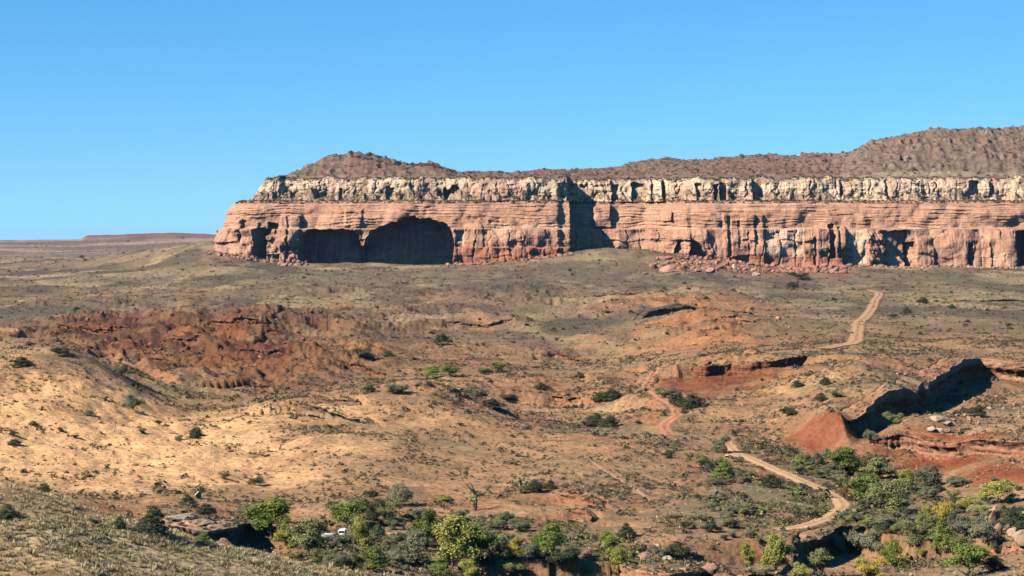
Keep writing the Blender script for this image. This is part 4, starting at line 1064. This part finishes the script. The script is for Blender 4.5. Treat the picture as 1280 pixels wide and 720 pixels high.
 (SH,1190,386,6,7,'juniper',JUN,'small dark bush on the right plain, right of the three in a line'),
 (SH,990,359,7,11,'juniper',DARK,'dark bush at the far edge of the plain left of the road top'),
 (SH,1001,349,9,24,'willow',DARK,'wide dark clump at the foot of the red rubble below the mesa'),
 (SH,1260,409,8,10,'willow',OLIVE,'bush on the plain near the right edge of the photo'),
]
for (nm, cat), px, py, hp, wp, kind, cl_, lab in TREES:
    plant(nm, cat, px, py, hp, wp, kind, cl_, lab)
# junipers and bushes dotted over the open ground, alike to the eye
r = np.random.default_rng(21); got = 0
for _ in range(4000):
    if got >= 110: break
    px = r.uniform(-30, 1310); py = r.choice([r.uniform(336, 430), r.uniform(400, 560)])
    d = hit(px, py)
    if d is None or d > 3100: continue
    x = (px - 640) / F * d
    if fbm(np.array([x / 120]), np.array([d / 200]), 3, 401)[0] + r.uniform(-.3, .3) < .05: continue
    if min(math.hypot(x - a, d - b) for a, b, c in ROOTS) < 9: continue
    if any(np.min(np.hypot(L[:, 0] - x, L[:, 1] - d)) < wd for L, wd, zs in ROADW.values()): continue
    hm = r.uniform(1.0, 2.1) * (1.35 if d > 1800 else 1); hp = hm * F / d
    near_ = d < 1300
    plant('desert_bush', 'bush', px, py, hp, hp * r.uniform(1.0, 1.8), r.choice(['willow', 'juniper']), [JUN, DARK, DARK, GREYG][int(r.integers(4))],
          'lone dark bush dotted on the open slopes of the middle ground' if near_ else 'lone dark bush, a speck on the far plain below the mesa',
          'bushes dotted over the middle slopes' if near_ else 'bushes dotted over the far plain')
    got += 1

# thicket willows that nothing tells apart
def thicket(n_, boxes, label, group, seed):
    r = np.random.default_rng(seed); k = 0
    for _ in range(n_ * 6):
        if k >= n_: break
        bx = boxes[int(r.integers(len(boxes)))]; px = r.uniform(bx[0], bx[1]); py = r.uniform(bx[2], bx[3]); d = hit(px, py)
        if d is None or d < 480: continue
        x = (px - 640) / F * d
        if any(np.min(np.hypot(L[:, 0] - x, L[:, 1] - d)) < wd for L, wd, zs in ROADW.values()): continue
        if min(math.hypot(x - a, d - b) for a, b, c in ROOTS) < 2.2: continue
        hp = r.uniform(1.2, 3.3) * F / d
        plant('willow_tree', 'tree', px, py, hp, hp * r.uniform(1.1, 1.5), 'willow', [GREYG, YEL if group.startswith('willows of') else GREYG, OLIVE, DARK][int(r.integers(4))], label, group); k += 1
thicket(155, [(1040,1280,600,665),(1060,1250,640,700),(990,1110,575,600)], 'leafy willow lost in the dense thicket of the right wash', 'willows of the right thicket', 5)
thicket(95, [(330,520,668,712),(480,720,690,716),(480,650,650,690)], 'grey-green willow filling the gaps of the cottonwood grove', 'willows among the grove', 6)
thicket(34, [(835,925,545,580),(880,930,580,610),(850,960,640,690)], 'low grey bush of the dark hedge left of the sandy road', 'bushes of the hedge by the sandy road', 7)

# dead leaning tree on the bare slope
d = hit(594, 639); x = (594 - 640) / F * d; z = float(groundz(np.array([x]), np.array([d]))[0]); q = F / d
dt = empty('dead_tree', (x, d, z), 'dead leaning tree with bare dark limbs on the orange slope', 'tree')
def pp(px, py, dy=0): return ((px - 594) / q, dy, (639 - py) / q)
segs = [(pp(593,641), pp(594,631), .7, .55), (pp(594,631), pp(595,620), .55, .46), (pp(595,620), pp(588,612,-.5), .4, .28), (pp(588,612,-.5), pp(582,605,-.8), .28, .1),
        (pp(595,620), pp(589,607,.6), .34, .22), (pp(589,607,.6), pp(586,603,.8), .22, .08), (pp(595,620), pp(604,618,.4), .28, .18), (pp(604,618,.4), pp(613,614,.6), .18, .07), (pp(593,628), pp(587,624,-.6), .12, .05),
        (pp(604,618,.4), pp(609,621,-.6), .08, .03), (pp(588,612,-.5), pp(583,612,-.9), .08, .03)]
link('trunk', tubes('trunk', segs, M_DEAD), None, dt)
V, Q = leaf_mesh('sprig', np.array([pp(588,626,-.6), pp(590,622,-.5), pp(595,624,-.3), pp(587,629,-.6), pp(596,628,-.2)]), np.tile([0, -.5, .6], (5, 1)), .3, 5, 14, .35)
me = raw_mesh('foliage', V, Q, smooth=False); me.materials.append(M_LEAF); sp_ = link('foliage', me, None, dt); sp_.color = (*YEL, 1)

# ------------------------------------------------------------------ boulders
def rock_mesh(name, seed, n=3):
    import bmesh
    bm = bmesh.new(); bmesh.ops.create_icosphere(bm, subdivisions=n, radius=.5)
    r = np.random.default_rng(seed)
    co = np.array([v.co[:] for v in bm.verts])
    for k in range(9):                                   # planes knock the corners off
        nn = r.normal(0, 1, 3); nn /= np.linalg.norm(nn); h = r.uniform(.26, .42)
        dd = co @ nn - h; co = co - np.clip(dd, 0, None)[:, None] * nn * .92
    co = co * (1 + .12 * fbm(co[:, 0] * 3 + seed, co[:, 1] * 3 + co[:, 2] * 2, 3, seed))[:, None]
    for v, c in zip(bm.verts, co): v.co = c
    me = bpy.data.meshes.new(name); bm.to_mesh(me); bm.free(); return me
n = NT('boulder_rock'); oi = n.n('ShaderNodeObjectInfo').outputs['Color']; g_ = n.n('ShaderNodeNewGeometry').outputs['Position']
M_BOULD = n.finish(n.mix(oi, n.ramp(n.noise(g_, 1.2, 6, .65), [(.3, (.7, .68, .66)), (.7, (1.15, 1.15, 1.15))]), 1.0, 'MULTIPLY'), .95, n.noise(g_, 2.0, 6, .65), .3, .8)
ROCKS = [rock_mesh('boulder', 300 + k) for k in range(6)]
for v in ROCKS[5].vertices:                             # bedded block: ledges round the sides
    st_ = 1 + .16 * (((v.co.z + .5) * 6.0) % 1.0) ; v.co.x *= st_; v.co.y *= st_
for m_ in ROCKS: m_.materials.append(M_BOULD)
_bk = [0]
def boulder(px, py, wpx, hpx, colr, label, group=None):
    d = hit(px, py)
    if d is None: return
    x = (px - 640) / F * d; z = float(groundz(np.array([x]), np.array([d]))[0]); _bk[0] += 1; i = _bk[0]
    o = bpy.data.objects.new('boulder', ROCKS[i % 6]); COL.objects.link(o)
    h = hpx / F * d * 1.35; o.location = (x, d, z + h * .28); o.scale = (wpx / F * d * 1.15, wpx / F * d * .95, h); o.rotation_euler = (.1 * (i % 3 - 1), .1 * (i % 5 - 2), .5 * (i % 4))
    o.color = (*colr, 1); tag(o, label, 'boulder', group)
PB = (.33,.24,.16); RB = (.17,.08,.05); TB = (.23,.145,.09); WB = (.34,.27,.195)
for a in [(1172,527,26,7,PB,'long pale boulder on the bench below the canyon, uppermost of the white cluster'),(1186,533,14,6,PB,'blocky pale boulder at the right of the white cluster below the canyon'),(1165,541,12,7,WB,'whitest boulder in the cluster above the red bank'),(1176,541,13,6,PB,'pale boulder in the middle of the cluster above the red bank'),(1186,541,10,5,TB,'tan boulder at the right end of the cluster above the red bank'),
 (1270,671,20,11,(.32,.22,.145),'upper pale boulder of the three at the right edge of the wash'),(1282,682,30,17,(.30,.205,.135),'largest pale boulder, at the very right edge of the wash'),(1262,684,13,7,(.27,.175,.11),'lowest and smallest of three boulders at the right edge of the wash'),(1249,670,16,16,TB,'tan upright boulder left of the three pale ones at the right edge'),(1243,656,12,18,TB,'tall tan boulder between dark willows at the right edge'),(1234,653,6,6,WB,'small white boulder in the thicket near the right edge'),
 (1133,617,8,6,WB,'small white rounded boulder in the wash beside grey bushes'),(1246,642,20,9,(.3,.19,.13),'dark boulder under the yellow-green cottonwood at the right'),
 (800,688,9,7,WB,'white boulder, highest on the pale boulder slope above the bottom cliff'),(822,693,12,12,PB,'upright pale boulder left of the grey bush above the red cliff'),(806,701,20,10,TB,'broad tan boulder on the boulder slope above the red cliff'),(836,702,14,6,WB,'flat white boulder right of the grey bush above the red cliff'),(870,699,10,6,PB,'pale boulder at the right end of the slope above the red cliff'),(787,704,18,8,RB,'reddish boulder at the left of the boulder slope'),
 (880,718,34,10,(.30,.165,.105),'rounded orange boulder at the bottom edge right of the red cliff'),
 (322,670,16,12,PB,'pale upright boulder beside the trunk of the leftmost cottonwood'),(228,649,40,6,(.28,.22,.165),'flat pale slab on top of the shadowed rock ledge'),(262,661,36,9,(.22,.145,.10),'brown slab roofing the shadowed ledge'),(280,684,18,10,TB,'tan boulder on the step in front of the ledge'),(265,639,6,6,WB,'small white boulder at the right foot of the juniper on the slab'),(246,624,9,9,PB,'pale boulder at the lower edge of the orange slope'),
 (660,690,14,8,RB,'red-brown boulder behind the green cottonwood right of the golden tree'),(735,698,14,10,RB,'reddish boulder left of the bright green small cottonwood'),(713,700,14,9,RB,'reddish boulder right of the bright-topped cottonwood'),(612,655,9,5,WB,'white stone on the slope edge above the grove'),(1075,598,5,5,PB,'pale stone under the tall deep green cottonwood'),
 (672,672,8,8,TB,'tan stone above the bright-topped cottonwood'),(1010,662,6,4,PB,'pale stone at the inner end of the road bend'),(920,573,26,5,(.48,.29,.19),'flat orange rock at the top of the sandy road'),
 (885,458,10,6,RB,'red block fallen beside the niche cliff'),(945,345,10,5,(.4,.27,.2),'pale block in the red rubble below the mesa'),(918,336,6,6,(.48,.36,.28),'lightest block in the rubble at the foot of the mesa'),(672,318,8,5,(.45,.33,.26),'pale block at the foot of the mesa under its middle wall'),
 (888,342,14,8,(.3,.16,.11),'dark red block in the rubble below the mesa'),(835,340,22,9,(.36,.19,.13),'red rock hump at the left end of the rubble below the mesa')]:
    boulder(*a)

# ------------------------------------------------------------------ white van and the trailer beside it
n = NT('white_paint'); M_WHITE = n.finish((.78, .78, .76), .35, None, spec=.5)
n = NT('dark_glass'); M_GLASS = n.finish((.02, .025, .03), .1, None, spec=.5)
n = NT('rubber'); M_RUB = n.finish((.03, .03, .03), .8)
n = NT('grey_metal'); g_ = n.n('ShaderNodeTexCoord').outputs['Object']
M_GREY = n.finish(n.ramp(n.noise(g_, 2.0, 4), [(.3, (.36, .35, .33)), (.7, (.5, .49, .46))]), .6, None, spec=.4)
n = NT('lamp_lens'); M_LENS = n.finish((.6, .6, .58), .15, None, spec=.5)
import bmesh
def box_mesh(name, boxes, mat, bev=.03):
    bm = bmesh.new()
    for (c, s_) in boxes:
        res = bmesh.ops.create_cube(bm, size=1.0)
        for v in res['verts']: v.co = Vector((v.co.x * s_[0] + c[0], v.co.y * s_[1] + c[1], v.co.z * s_[2] + c[2]))
    bmesh.ops.bevel(bm, geom=list(bm.edges), offset=bev, segments=2, affect='EDGES')
    me = bpy.data.meshes.new(name); bm.to_mesh(me); bm.free(); me.materials.append(mat); return me
def prism_mesh(name, outline, w_, mat, bev=.05):
    """side outline (y, z) extruded across x"""
    bm = bmesh.new(); a = [bm.verts.new((-w_ / 2, y, z)) for y, z in outline]; b = [bm.verts.new((w_ / 2, y, z)) for y, z in outline]
    bm.faces.new(a); bm.faces.new(b[::-1])
    for k in range(len(a)): bm.faces.new((a[k - 1], b[k - 1], b[k], a[k]))
    bmesh.ops.recalc_face_normals(bm, faces=bm.faces)
    bmesh.ops.bevel(bm, geom=list(bm.edges), offset=bev, segments=2, affect='EDGES')
    me = bpy.data.meshes.new(name); bm.to_mesh(me); bm.free(); me.materials.append(mat); return me
def wheel_mesh(name, r_, w_, mat):
    bm = bmesh.new(); bmesh.ops.create_cone(bm, cap_ends=True, segments=20, radius1=r_, radius2=r_, depth=w_)
    for v in bm.verts: v.co = Vector((v.co.z, v.co.y, v.co.x))
    bmesh.ops.bevel(bm, geom=list(bm.edges), offset=.03, segments=1, affect='EDGES')
    me = bpy.data.meshes.new(name); bm.to_mesh(me); bm.free(); me.materials.append(mat); return me
d = hit(427, 672); x = (427.5 - 640) / F * d; z = float(groundz(np.array([x]), np.array([d]))[0])
van = empty('van', (x, d, z), 'white van facing the camera, parked between the grove trees', 'van', None, math.radians(-6))
van.scale = (.86, .86, .86)
link('body', prism_mesh('body', [(-2.3,.35),(-2.35,.95),(-2.1,1.12),(-1.35,1.95),(-1.0,2.12),(2.2,2.12),(2.35,1.9),(2.35,.35)], 1.86, M_WHITE, .07), None, van)
link('windshield', prism_mesh('windshield', [(-2.115,1.17),(-2.085,1.15),(-1.42,1.88),(-1.45,1.90)], 1.62, M_GLASS, .008), None, van)
link('grille', box_mesh('grille', [((0, -2.36, .72), (1.0, .05, .16))], M_RUB, .01), None, van)
link('bumper', box_mesh('bumper', [((0, -2.38, .46), (1.8, .12, .2))], M_GREY, .03), None, van)
for sx_ in (-1, 1):
    link('headlight', box_mesh('headlight', [((sx_ * .7, -2.355, .8), (.3, .06, .2))], M_LENS, .02), None, van)
    link('side_window', box_mesh('side_window', [((sx_ * .932, -.9, 1.55), (.02, .9, .5))], M_GLASS, .006), None, van)
    link('mirror', box_mesh('mirror', [((sx_ * 1.05, -1.5, 1.3), (.18, .1, .24))], M_RUB, .02), None, van)
    for yy in (-1.5, 1.5):
        wh = link('wheel', wheel_mesh('wheel', .36, .24, M_RUB), None, van); wh.location = (sx_ * .84, yy, .36)
        rm = link('rim', wheel_mesh('rim', .2, .03, M_GREY), None, wh); rm.location = (sx_ * .125, 0, 0)
xt = (411 - 640) / F * d; zt_ = float(groundz(np.array([xt]), np.array([d + .6]))[0])
tr = empty('utility_trailer', (xt, d + .6, zt_), 'long grey flatbed trailer parked at the left side of the white van', 'trailer', None, math.radians(4))
link('deck', box_mesh('deck', [((0, 0, .78), (4.3, 1.7, .14))], M_GREY, .02), None, tr)
for sy in (-1, 1): link('side_rail', box_mesh('side_rail', [((0, sy * .83, 1.12), (4.3, .06, .10)), ((-2.1, sy * .83, .98), (.06, .06, .3)), ((0, sy * .83, .98), (.06, .06, .3)), ((2.1, sy * .83, .98), (.06, .06, .3))], M_GREY, .008), None, tr)
link('load', prism_mesh('load', [(-.7,.86),(-.7,1.25),(-.4,1.42),(.5,1.42),(.7,1.2),(.7,.86)], 2.6, M_GREY, .05), None, tr)
link('drawbar', box_mesh('drawbar', [((2.75, 0, .68), (1.3, .12, .12))], M_GREY, .02), None, tr)
for sx_ in (-.5, .5):
    for sy in (-1, 1):
        wh = link('wheel', wheel_mesh('wheel', .32, .2, M_RUB), None, tr); wh.location = (sx_ * .8, sy * .95, .32); wh.rotation_euler = (0, 0, math.pi / 2)

# ------------------------------------------------------------------ uncountable scrub, grass tufts and rubble (instanced)
def proto(name, me):
    o = bpy.data.objects.new(name, me); return o
def dome(seed, ncl, per, size, spread, hz=.7, mat=None):
    r = np.random.default_rng(seed); d_ = r.normal(0, 1, (ncl, 3)); d_[:, 2] = np.abs(d_[:, 2]); d_ /= np.linalg.norm(d_, axis=1)[:, None]
    c = d_ * r.uniform(.5, 1, (ncl, 1)) * np.array([.5, .5, hz]); c[:, 2] += .02
    V, Q = leaf_mesh('s', c, d_ + np.array([0, 0, .3]), size, seed, per, spread)
    me = raw_mesh('scrub', V, Q, smooth=False); me.materials.append(mat); return me
def tuft(seed, mat):
    r = np.random.default_rng(seed); V = []; Q = []
    for k in range(26):
        a = r.uniform(0, 6.28); rr = r.uniform(.05, .3); ln = r.uniform(.3, .62); lean = r.uniform(.1, .5); w_ = .05
        b = np.array([math.cos(a) * rr, math.sin(a) * rr, -.02]); t = b + np.array([math.cos(a) * lean, math.sin(a) * lean, ln]); p = np.array([-math.sin(a), math.cos(a), 0]) * w_
        i = len(V); V += [b - p, b + p, t + p * .3, t - p * .3]; Q.append((i, i + 1, i + 2, i + 3))
    me = raw_mesh('tuft', np.array(V), np.array(Q), smooth=False); me.materials.append(mat); return me
pc = bpy.data.collections.new('scrub_kinds')
for k in range(5): pc.objects.link(proto('scrub_kind', dome(500 + k, 9, 5, .17, .13, .55, M_SHRUB)))
gc = bpy.data.collections.new('grass_kinds')
for k in range(3): gc.objects.link(proto('grass_kind', tuft(520 + k, M_SHRUB)))
n = NT('rubble_rock'); tb = n.n('ShaderNodeAttribute', attribute_type='INSTANCER', attribute_name='tint').outputs['Color']; g_ = n.n('ShaderNodeNewGeometry').outputs['Position']
M_RUBBLE = n.finish(n.mix(tb, n.ramp(n.noise(g_, .8, 4, .6), [(.3, (.75, .74, .73)), (.7, (1.1, 1.1, 1.1))]), 1.0, 'MULTIPLY'), .95)
rc_ = bpy.data.collections.new('rubble_kinds')
for k in range(4):
    m_ = rock_mesh('rubble', 600 + k, 2); m_.materials.append(M_RUBBLE); rc_.objects.link(proto('rubble_kind', m_))

def scatter(name, P, scale, tint, coll, label, seed=0, tilt=False):
    me = bpy.data.meshes.new(name); me.vertices.add(len(P)); me.vertices.foreach_set('co', np.ascontiguousarray(P, np.float32).ravel())
    a = me.attributes.new('size', 'FLOAT_VECTOR', 'POINT'); a.data.foreach_set('vector', np.ascontiguousarray(scale, np.float32).ravel())
    a = me.attributes.new('tint', 'FLOAT_COLOR', 'POINT'); t4 = np.ones((len(P), 4), np.float32); t4[:, :3] = tint; a.data.foreach_set('color', t4.ravel())
    r = np.random.default_rng(seed); rot = np.zeros((len(P), 3), np.float32); rot[:, 2] = r.uniform(0, 6.28, len(P))
    if tilt: rot[:, :2] = r.uniform(-.5, .5, (len(P), 2))
    a = me.attributes.new('turn', 'FLOAT_VECTOR', 'POINT'); a.data.foreach_set('vector', rot.ravel())
    o = bpy.data.objects.new(name, me); COL.objects.link(o)
    g = bpy.data.node_groups.new(name, 'GeometryNodeTree'); g.interface.new_socket('Geometry', in_out='INPUT', socket_type='NodeSocketGeometry'); g.interface.new_socket('Geometry', in_out='OUTPUT', socket_type='NodeSocketGeometry')
    N = g.nodes.new; gi = N('NodeGroupInput'); go = N('NodeGroupOutput'); ip = N('GeometryNodeInstanceOnPoints'); ci = N('GeometryNodeCollectionInfo')
    ci.inputs['Collection'].default_value = coll; ci.inputs['Separate Children'].default_value = True; ci.inputs['Reset Children'].default_value = True
    ip.inputs['Pick Instance'].default_value = True
    def attr(nm, ty):
        q_ = N('GeometryNodeInputNamedAttribute'); q_.data_type = ty; q_.inputs['Name'].default_value = nm; return q_.outputs['Attribute']
    L_ = g.links.new
    L_(gi.outputs[0], ip.inputs['Points']); L_(ci.outputs[0], ip.inputs['Instance']); L_(attr('size', 'FLOAT_VECTOR'), ip.inputs['Scale']); L_(attr('turn', 'FLOAT_VECTOR'), ip.inputs['Rotation'])
    L_(ip.outputs[0], go.inputs[0])
    md = o.modifiers.new('scatter', 'NODES'); md.node_group = g
    tag(o, label, None, None, 'stuff'); return o

def sample(n_, d0, d1, seed, umax=.30):
    r = np.random.default_rng(seed)
    d_ = np.sqrt(r.uniform(d0 ** 2, d1 ** 2, n_)); u_ = r.uniform(-umax, umax, n_)
    return u_ * d_, d_, r
def offroad(x, y):
    ok = np.ones(len(x), bool)
    for L, wd, zs in ROADW.values():
        lo = L.min(0) - 8; hi = L.max(0) + 8
        m_ = np.where((x > lo[0]) & (x < hi[0]) & (y > lo[1]) & (y < hi[1]))[0]
        for i in range(0, len(m_), 4000):
            j = m_[i:i + 4000]; dd = np.min(np.hypot(x[j, None] - L[None, ::2, 0], y[j, None] - L[None, ::2, 1]), 1); ok[j] &= dd > wd * .5 + .5
    return ok
def dens_at(x, y): return bil(gu, np.log(gd), dens, x / y, np.log(y))
def mixc(r, n_, cols, wts):
    k = r.choice(len(cols), n_, p=np.array(wts) / sum(wts)); return np.array(cols)[k] * r.uniform(.75, 1.25, (n_, 1))
# grey sagebrush and blackbrush
parts_ = []
for d0, d1, n_, cov, sm in ((380, 1300, 470000, .62, .78), (1300, 2700, 215000, .55, 1.1), (2700, 3390, 40000, .5, 1.7), (3400, 7600, 60000, .4, 3.0)):
    x, y, r = sample(n_, d0, d1, int(d0))
    cl_ = fbm(x / 24, y / 30, 4, 411) * 1.1 + fbm(x / 5, y / 6, 2, 413) * .5
    px_ = 640 + x / y * F
    onA = (y < 452) & (px_ < 440)
    k = (r.uniform(0, 1, n_) < np.clip(dens_at(x, y) * cov * (.42 + cl_), 0, 1) * np.where(onA, .12, 1)) & offroad(x, y) & ((y < 3390) | (px_ < 258))
    x, y = x[k], y[k]; z = groundz(x, y); de = np.clip(dens_at(x, y), 0, 1.6)
    sz = np.exp(r.normal(0, .5, len(x))) * .92 * (.95 + 1.1 * np.clip(de - .75, 0, 1)) * sm
    t_ = mixc(r, len(x), [(.128,.112,.078), (.085,.075,.05), (.158,.132,.09), (.055,.05,.032), (.10,.078,.052), (.19,.155,.085)], [4, 3, 2, 1.5, 1.5, 2])
    t_ = t_ * (1 + S((y - 1000) / 900)[:, None] * np.array([.10, -.03, -.06]))
    lush = (de > .95) & (y < 760) & (r.uniform(0, 1, len(x)) < .35); t_[lush] = np.array([.17, .165, .06]) * r.uniform(.7, 1.3, (lush.sum(), 1))
    parts_.append((np.stack([x, y, z - .03], -1), np.stack([sz, sz * r.uniform(.85, 1.15, len(x)), sz * r.uniform(.75, 1.2, len(x))], -1), t_))
r = np.random.default_rng(90); T_ = np.concatenate(LEDGETOP); T_ = T_[r.uniform(0, 1, len(T_)) < .09]; sz = np.exp(r.normal(0, .35, len(T_))) * .9
parts_.append((T_, np.stack([sz, sz, sz], -1), mixc(r, len(T_), [(.135,.125,.085), (.085,.082,.052), (.17,.15,.10)], [3, 3, 2])))
scatter('sagebrush', *[np.concatenate(q_) for q_ in zip(*parts_)], pc, 'grey sagebrush and dark scrub covering the desert floor', 1)
# straw grass
parts_ = []
for d0, d1, n_, cov in ((375, 470, 60000, .95), (470, 1150, 90000, .3)):
    x, y, r = sample(n_, d0, d1, int(d0) + 5)
    k = (r.uniform(0, 1, n_) < np.clip(dens_at(x, y) * cov * (.6 + .6 * fbm(x / 9, y / 9, 3, 421)), 0, 1)) & offroad(x, y)
    x, y = x[k], y[k]; z = groundz(x, y); sz = np.exp(r.normal(0, .3, len(x))) * .95
    t_ = mixc(r, len(x), [(.42,.34,.185), (.34,.265,.14), (.25,.205,.11), (.47,.385,.22)], [3, 3, 2, 1.5])
    parts_.append((np.stack([x, y, z - .02], -1), np.stack([sz, sz, sz * r.uniform(.7, 1.1, len(x))], -1), t_))
scatter('grass', *[np.concatenate(q_) for q_ in zip(*parts_)], gc, 'dry straw-coloured grass tufts on the foreground hill and valley', 2)
# rubble at the foot of the mesa, on the badlands and under the near ledges
parts_ = []
r = np.random.default_rng(77)
def rub(n_, pxr, dr_, smin, smax, colr):
    px_ = r.uniform(*pxr, n_); y = r.uniform(*dr_, n_); x = (px_ - 640) / F * y
    k = fbm(x / 30, y / 40, 3, 431) + r.uniform(-.4, .4, n_) > -.1
    x, y = x[k], y[k]; sz = smin * (smax / smin) ** (r.uniform(0, 1, len(x)) ** 2.2)
    parts_.append((np.stack([x, y, groundz(x, y) + sz * .12], -1), np.stack([sz * r.uniform(.8, 1.4, len(x)), sz, sz * r.uniform(.55, .9, len(x))], -1), np.array(colr) * np.array([.72, .68, .62]) * r.uniform(.7, 1.3, (len(x), 1))))
rub(1800, (815, 1065), (3050, 3395), 2, 13, (.35,.18,.125)); rub(500, (560, 715), (3280, 3400), 2, 10, (.36,.18,.13)); rub(450, (255, 385), (3330, 3420), 2, 12, (.36,.21,.15)); rub(500, (1065, 1290), (3320, 3395), 2, 8, (.38,.23,.165))
rub(900, (60, 420), (1180, 1750), .6, 4, (.26,.11,.07)); rub(600, (770, 1000), (1350, 2050), .6, 4, (.40,.21,.12)); rub(700, (1090, 1300), (680, 780), .3, 1.6, (.38,.19,.125)); rub(700, (1120, 1300), (800, 1000), .3, 2.2, (.45,.31,.21))
rub(500, (770, 900), (490, 560), .25, 1.6, (.46,.30,.2)); rub(500, (180, 360), (510, 580), .25, 1.5, (.42,.31,.23)); rub(900, (0, 340), (560, 730), .2, .9, (.40,.27,.16)); rub(500, (960, 1290), (480, 600), .2, 1.3, (.42,.28,.19))
scatter('rubble', *[np.concatenate(q_) for q_ in zip(*parts_)], rc_, 'broken red rock rubble below cliffs and on bare slopes', 3, True)
# scrub on the mesa benches and hills
r = np.random.default_rng(88); n_ = 9000
ii = r.integers(0, HX.shape[0], n_); jj = r.integers(0, HX.shape[1], n_)
k = (HQ[ii, jj] > 100) & (HT[ii, jj] < 1.15)
ii, jj = ii[k], jj[k]; A1 = np.stack([HX[ii, jj], HY[ii, jj], Zh[ii, jj]], -1)
rows = np.where((P_cap[:, 1] < 67.5) | (P_cap[:, 1] > 93))[0]; i2 = r.choice(rows, 5000); j2 = r.integers(150, Pc.shape[1], 5000)
A2 = Pc[i2, j2]; rows = np.where(P_low[:, 1] > 57)[0]; i3 = r.choice(rows, 2500); j3 = r.integers(150, Pf.shape[1], 2500); A3 = Pf[i3, j3]
ii = r.integers(0, HX.shape[0], 60000); jj = r.integers(0, HX.shape[1], 60000); hp_ = hpx[ii, jj]
k = (HT[ii, jj] > .72) & (HT[ii, jj] < 1.12) & (hp_ > 425) & (hp_ < 575) & (r.uniform(0, 1, 60000) < .5)
k |= (HT[ii, jj] > .9) & (HT[ii, jj] < 1.1) & (r.uniform(0, 1, 60000) < .12)
ii, jj = ii[k], jj[k]; A4 = np.stack([HX[ii, jj], HY[ii, jj], Zh[ii, jj]], -1)
A = np.concatenate([A1, A2, A3, A4]); sz = np.exp(r.normal(0, .4, len(A))) * 2.3; sz[-len(A4):] *= 1.5
scatter('mesa_scrub', A, np.stack([sz, sz, sz * .8], -1), mixc(r, len(A), [(.09,.08,.05), (.13,.11,.075), (.06,.06,.035)], [3, 2, 2]), pc, 'dark scrub growing on the benches and hills of the mesa', 4)

# ------------------------------------------------------------------ the air between here and the mesa
n = NT('desert_air'); pv = n.n('ShaderNodeVolumePrincipled')
pv.inputs['Color'].default_value = (.42, .64, 1.0, 1); pv.inputs['Density'].default_value = 0.8e-5; pv.inputs['Anisotropy'].default_value = 0.2
n.l(pv.outputs[0], n.out.inputs['Volume'])
zb = float(Z.min()) - 1.0; zt2 = float(max(Zh.max(), 150)) + 6.0
hz = link('haze', box_mesh('haze', [((0, 30000, (zb + zt2) / 2), (90000, 64000, zt2 - zb))], n.m, .001))
tag(hz, 'thin blue air over the valley', None, None, 'stuff')
scene.cycles.volume_bounces = 0
